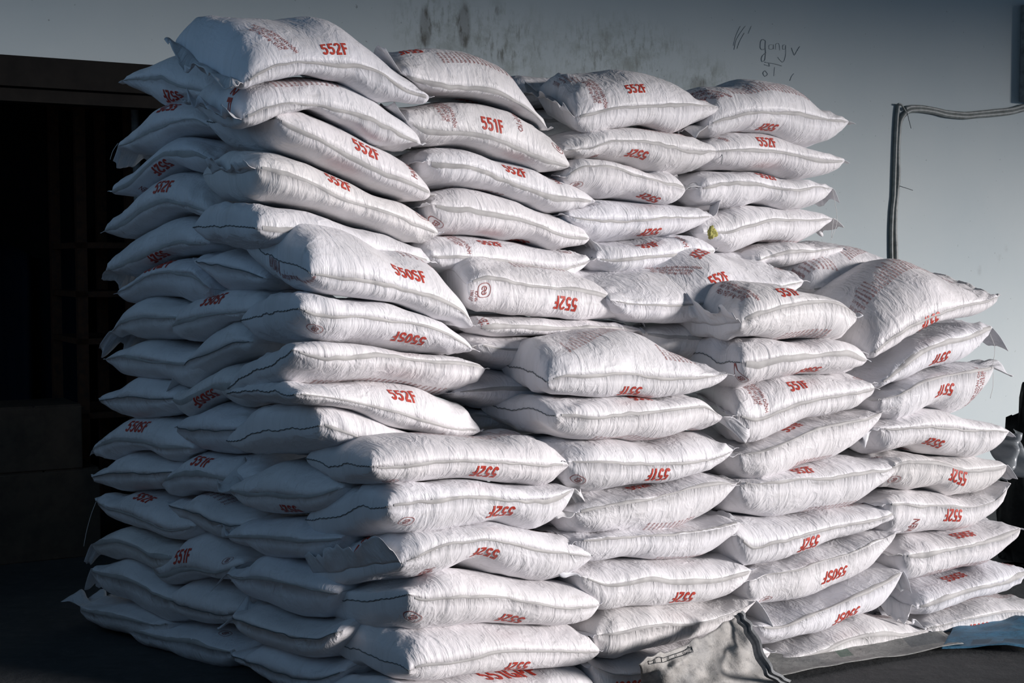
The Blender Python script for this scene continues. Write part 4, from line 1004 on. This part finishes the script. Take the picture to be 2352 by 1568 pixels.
# twin conduit clipped to the wall
M_PIPE = flatmat('grey_conduit', (.25, .27, .26), .45, (.11, .12, .11), 30, .7, 'Object')
ZC = (2000, 180, 352 / 1200.)
def cpt(x, y, d): return wp(ZC[0] + ZC[2] * x, ZC[1] + ZC[2] * y, d)
def smooth_path(pts, n=90):
    P = np.array(pts); k = np.linspace(0, len(P) - 1, n)
    return np.stack([pchip(np.arange(len(P)), P[:, c], k) for c in range(3)], 1)
cond = empty('wall_conduit', wp(2060, 600, 0)); tag(cond, 'twin grey flexible conduit pipes bent along the plaster wall at right', 'conduit')
inner = [(1290, 235), (1200, 243), (1100, 268), (980, 282), (850, 292), (720, 302), (600, 290), (500, 265), (400, 250), (320, 252), (262, 285), (228, 350), (218, 450), (212, 600), (216, 750), (205, 900), (192, 1050), (190, 1200), (196, 1330), (200, 1520)]
outer = [(1290, 205), (1200, 214), (1100, 240), (980, 252), (850, 266), (720, 274), (600, 262), (500, 240), (400, 224), (320, 222), (270, 238)]
tube('conduit_pipe', smooth_path([cpt(x, y, .016) for x, y in inner]), .0145, M_PIPE, cond, 10)
tube('conduit_pipe', smooth_path([cpt(x, y, .020) for x, y in outer]), .0115, M_PIPE, cond, 10)
down = [(218, 200), (212, 240), (204, 320), (195, 500), (188, 700), (182, 900), (168, 1050), (162, 1200), (162, 1350), (168, 1520)]
tube('conduit_pipe', smooth_path([cpt(x, y, .014) for x, y in down]), .0115, M_PIPE, cond, 10)
tube('conduit_clamp', smooth_path([cpt(x, y, .03) for x, y in ((216, 198), (232, 200), (262, 240), (275, 262))], 20), .0055, M_PIPE, cond, 6)
tube('tie_wire', smooth_path([cpt(x, y, d) for x, y, d in ((285, 270, .03), (300, 330, .045), (316, 392, .06))], 12), .0022, M_STITCH, cond, 5)
tube('tie_wire', smooth_path([cpt(x, y, d) for x, y, d in ((225, 842, .03), (270, 856, .05), (330, 876, .06))], 12), .0022, M_STITCH, cond, 5)
# steel box at the top right
bu = wp(2340, 234, 0); du = float((bu - ORG) @ UH); dz = float(bu[2])
eb = empty('electrical_box', fuv(du + .3, WV, dz)); tag(eb, 'grey steel electrical box fixed high on the wall, cut by the right edge', 'electrical box')
box('box_body', fuv(du, WV - .10, dz), UH * .6, VH * .10, np.array([0, 0, .62]), M_STEEL, eb, .006)
box('box_door', fuv(du + .02, WV - .115, dz + .02), UH * .56, VH * .014, np.array([0, 0, .58]), M_STEEL, eb, .004)

# inside: rusty rack, blue sheet, boxes
rk = empty('storage_rack', fuv(-.8, WV + 1.2, 0)); tag(rk, 'rusty angle-iron rack standing in the dark doorway left of the pile', 'rack')
RV = WV + 1.0
def rpt(px): 
    P = on_plane(px, 600, ORG + VH * RV, VH); return float((P - ORG) @ UH)
ua, ub = rpt(178), rpt(292)
for uu in (ua, ub):
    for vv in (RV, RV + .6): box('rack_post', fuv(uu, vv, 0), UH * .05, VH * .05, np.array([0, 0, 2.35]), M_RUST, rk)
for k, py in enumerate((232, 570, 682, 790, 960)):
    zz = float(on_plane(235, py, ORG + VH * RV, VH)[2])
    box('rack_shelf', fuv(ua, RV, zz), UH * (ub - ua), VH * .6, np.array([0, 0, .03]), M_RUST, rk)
ln = empty('wooden_ladder', fuv(.2, WV + .6, 0)); tag(ln, 'dark pole leaning inside the doorway close to the stacked sacks', 'pole')
tube('pole', [on_plane(308, 200, ORG + VH * (WV + .5), VH), on_plane(318, 500, ORG + VH * (WV + .5), VH), fuv(float((on_plane(330, 900, ORG + VH * (WV + .5), VH) - ORG) @ UH), WV + .5, 0)], .02, M_STEEL, ln)
ln.name = 'leaning_pole'
# draped blue sheet
uc = rpt(120)
G = []
for i in range(40):
    row = []
    for j in range(14):
        f = i / 39; g = j / 13
        row.append(fuv(uc - .5 + .95 * f, RV + .95 + .08 * math.sin(f * 19 + g) - .05 * g + .04 * math.sin(f * 41), 1.55 - 1.5 * g + .12 * math.sin(f * 7)))
    G.append(row)
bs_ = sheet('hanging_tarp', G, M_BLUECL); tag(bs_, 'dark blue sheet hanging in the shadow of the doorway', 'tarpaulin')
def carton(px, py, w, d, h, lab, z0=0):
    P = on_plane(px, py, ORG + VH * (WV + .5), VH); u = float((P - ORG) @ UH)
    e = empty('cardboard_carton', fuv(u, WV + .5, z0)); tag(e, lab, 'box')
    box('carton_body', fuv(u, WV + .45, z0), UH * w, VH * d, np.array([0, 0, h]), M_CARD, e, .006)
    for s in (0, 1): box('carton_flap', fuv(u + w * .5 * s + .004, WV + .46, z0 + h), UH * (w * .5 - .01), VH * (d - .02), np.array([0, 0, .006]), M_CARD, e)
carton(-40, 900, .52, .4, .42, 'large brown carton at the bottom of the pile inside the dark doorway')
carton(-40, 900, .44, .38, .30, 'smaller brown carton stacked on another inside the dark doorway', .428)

# ------------------------------------------------------------------ ground sheets and rubbish
def groundmat(name, base, dirt, accents):
    m, ns, ls, bs = newmat(name)
    uv = node(ns, 'ShaderNodeUVMap').outputs[0]
    n1 = noise(ns, ls, uv, 6, 6, .7); n2 = noise(ns, ls, uv, 40, 5, .7)
    c = mixc(ns, ls, ramp(ns, ls, n1.outputs[0], [(.35, (0, 0, 0)), (.65, (1, 1, 1))]).outputs[0], base, dirt)
    sx = node(ns, 'ShaderNodeSeparateXYZ'); ls.new(uv, sx.inputs[0])
    for (x0, x1, y0, y1, col) in accents:
        r = None
        for s, a, b in ((0, x0, x1), (1, y0, y1)):
            k1 = mathn(ns, ls, 'GREATER_THAN', sx.outputs[s], a); k2 = mathn(ns, ls, 'LESS_THAN', sx.outputs[s], b)
            k = mathn(ns, ls, 'MULTIPLY', k1, k2); r = k if r is None else mathn(ns, ls, 'MULTIPLY', r, k)
        wear = mathn(ns, ls, 'SUBTRACT', 1.0, mathn(ns, ls, 'MULTIPLY', n2.outputs[0], .6))
        c = mixc(ns, ls, mathn(ns, ls, 'MULTIPLY', r, wear), c, col)
    c = mixc(ns, ls, mathn(ns, ls, 'MULTIPLY', ramp(ns, ls, n2.outputs[0], [(.5, (0, 0, 0)), (.7, (1, 1, 1))]).outputs[0], .6), c, tuple(x * .4 for x in dirt))
    ls.new(c, bs.inputs['Base Color']); bs.inputs['Roughness'].default_value = .6
    bump(ns, ls, n2.outputs[0], .5, .006, bs)
    return m
def ground_sheet(name, corners, mat, lab, nx=70, ny=26, amp=.004, z0=.003, edge=.012, seed=5, cat='ground sheet'):
    """crumpled sheet on the floor between four floor points: near-left, near-right, far-right, far-left"""
    c = [on_floor(x, y) for x, y in corners]
    G = np.zeros((nx, ny, 3))
    for i in range(nx):
        for j in range(ny):
            f = i / (nx - 1); g = j / (ny - 1)
            p = (c[0] * (1 - f) + c[1] * f) * (1 - g) + (c[3] * (1 - f) + c[2] * f) * g
            G[i, j] = p
    f = np.linspace(0, 1, nx)[:, None]; g = np.linspace(0, 1, ny)[None]
    x = G[:, :, 0]; y = G[:, :, 1]
    rid = 1 - np.abs(vnoise(x * 6 + y * 3, y * 9, seed)) * 2
    G[:, :, 2] = z0 + amp * (rid * .6 + vnoise(x * 14, y * 14, seed + 1) * .5 + 1.0) + edge * np.exp(-(g * 8) ** 2) * (.5 + vnoise(x * 5, y * 0, seed + 2))
    G[:, :, 1] += .03 * vnoise(x * 4, x * 0, seed + 3) * (1 - g)
    o = sheet(name, G, mat, None, .002); tag(o, lab, cat); return o
M_MAT = groundmat('printed_woven_sheet', (.36, .36, .34), (.16, .17, .165), [(.95, 1.45, .05, .5, (.22, .075, .05)), (.30, .36, .10, .25, (.02, .10, .06)), (.62, .8, .1, .4, (.10, .12, .13))])
ground_sheet('woven_ground_sheet', ((1790, 1562), (2215, 1494), (2150, 1440), (1730, 1490)), M_MAT, 'dirty printed woven sheet spread on the floor under the third front column', cat='ground sheet')
M_TARP = groundmat('blue_tarpaulin', (.05, .20, .34), (.03, .10, .16), [(.12, .2, .05, .14, (.02, .05, .08)), (.25, .36, .05, .14, (.02, .05, .08))])
ground_sheet('blue_tarpaulin', ((2165, 1502), (2420, 1506), (2460, 1400), (2200, 1430)), M_TARP, 'crumpled blue tarpaulin under the rightmost column of sacks', amp=.010, seed=31, cat='tarpaulin')

# flattened dirty sack leaning on the foot of the second column
M_DIRTY = groundmat('filthy_empty_sack', (.44, .42, .39), (.24, .24, .235), [(.30, .42, .315, .34, (.03, .10, .25)), (.02, .06, .27, .30, (.03, .10, .25))])
es = empty('empty_dirty_sack', on_floor(1620, 1600)); tag(es, 'flattened grimy empty sack with blue print lying against the bottom sacks', 'empty sack')
# outline rows: far edge (top, leaning on the pile) to near edge (on the floor)
topE = [(1468, 1522, .10), (1520, 1500, .08), (1580, 1476, .05), (1640, 1448, .02), (1688, 1415, .0)]
botE = [(1475, 1572), (1540, 1592), (1620, 1590), (1720, 1578), (1792, 1568)]
def topP(x, y, dv): return on_plane(x, y, ORG - VH * (.10 + dv), VH)
TP = smooth_path([topP(*t) for t in topE], 44); BP = smooth_path([on_floor(x, y, .02) for x, y in botE], 44)
n = 30; G = np.zeros((44, n, 3)); sg = np.linspace(0, 1, n)
for j, g in enumerate(sg): G[:, j] = TP * (1 - g) + BP * g
x = np.linspace(0, .9, 44)[:, None] + 0 * sg[None]; y = 0 * x + sg[None] * .35
dsp = .022 * (1 - 2 * np.abs(vnoise(x * 7 + y * 4, y * 5, 77))) + .012 * vnoise(x * 16, y * 15, 78)
G[:, :, 1] -= dsp * np.sin(np.pi * np.clip(sg, .05, .97))[None]; G[:, :, 2] += np.maximum(dsp, -.01) * .4
G[:, :, 2] = np.maximum(G[:, :, 2], .008)
sheet('empty_sack_body', G, M_DIRTY, es, .004)
M_HEMD = flatmat('dirty_sack_hem', (.20, .21, .215), .7, (.08, .085, .09), 40, .7)
HP = smooth_path([topP(1685, 1412, 0), topP(1712, 1452, .05), on_floor(1752, 1540, .09), on_floor(1796, 1572, .015)], 30)
HP[:, 0] += .004 * np.sin(np.arange(30) * 1.1)
Gh = np.stack([HP + np.array(v) for v in ((-.002, -.010, 0), (.006, -.022, .006), (.012, -.012, .010), (.019, -.024, .015), (.026, -.012, .018))], 1)
sheet('sewn_hem', Gh, M_HEMD, es, .002, smooth=False)
M_BLACK = flatmat('black_ink', (.05, .055, .06), .8)
for k in range(7):
    i = 4 + k * 3; P = [G[i, 3] + [0, -.006, .002], G[i, 6] + [0, -.006, .002]]
    tube('printed_grid', np.array(P), .0012, M_BLACK, es, 4)
tube('printed_grid', G[4:23, 3] + [0, -.006, .002], .0012, M_BLACK, es, 4); tube('printed_grid', G[4:23, 6] + [0, -.006, .002], .0012, M_BLACK, es, 4)

# crushed grey plastic and dark rubbish behind the right end of the pile
M_PLAST = flatmat('grey_plastic_film', (.22, .24, .255), .35, (.10, .11, .12), 12, .6)
M_BIN = flatmat('black_rubbish', (.012, .014, .015), .7, (.035, .038, .038), 14, .6, 'Object')
def lump(name, cx, cy, vv, rx, rz, mat, lab, seed, cat):
    P0 = on_plane(cx, cy, ORG + VH * vv, VH); n, m_ = 36, 24; V = []
    th = np.linspace(0, 2 * math.pi, n, endpoint=False)[:, None]; ph = np.linspace(.02, math.pi - .02, m_)[None]
    X = np.cos(th) * np.sin(ph); Y = np.sin(th) * np.sin(ph); Z = np.cos(ph) + 0 * th
    R_ = 1 + .28 * vnoise(X * 2.3 + 5, Z * 2.3 + Y * 1.7, seed) + .16 * (1 - 2 * np.abs(vnoise(X * 5 + Y * 3, Z * 5, seed + 1))) + .07 * vnoise(X * 14, Z * 14 + Y * 9, seed + 2)
    G = np.stack([X * rx * R_, Y * rx * .7 * R_, Z * rz * R_], -1) + P0; G[:, :, 2] = np.maximum(G[:, :, 2], .0)
    F = []
    for i in range(n):
        for j in range(m_ - 1):
            a = i * m_ + j; b = ((i + 1) % n) * m_ + j; F.append((a, a + 1, b + 1, b))
    o = mesh_obj(name, G.reshape(-1, 3), F, mat); tag(o, lab, cat); return o
lump('black_rubbish_bag', 2368, 1160, .75, .15, .55, M_BIN, 'tall heap of black rubbish behind the right end of the pile', 3, 'rubbish')
lump('rubbish_bag', 2420, 1420, .55, .22, .22, M_BIN, 'low black rubbish bag on the floor at the right edge', 9, 'rubbish')
vn1 = lambda x, y: float(vnoise(np.array([x]), np.array([y]), 91)[0])
P0 = on_plane(2322, 1045, ORG + VH * .42, VH)
G = np.zeros((24, 24, 3))
for i in range(24):
    for j in range(24):
        f = i / 23 - .5; g = j / 23 - .5
        G[i, j] = P0 + UH * (f * .22) + np.array([0, 0, -g * .20]) + VH * (.05 * math.sin(f * 7 + g * 4) + .03 * vn1(f * 5 + 3, g * 5) + .05 * f)
pf = sheet('plastic_wrapping', G, M_PLAST, None, .0015); tag(pf, 'crumpled grey plastic film caught behind the right end of the pile', 'plastic film')
# yellow knotted rag stuffed between two columns
M_YEL = flatmat('yellow_rag', (.50, .47, .13), .8, (.16, .17, .07), 60, .7, 'Object')
lump('yellow_rag', 1636, 534, .40, .018, .021, M_YEL, 'small yellow rag stuffed in the gap between the two right tall columns', 15, 'rag')
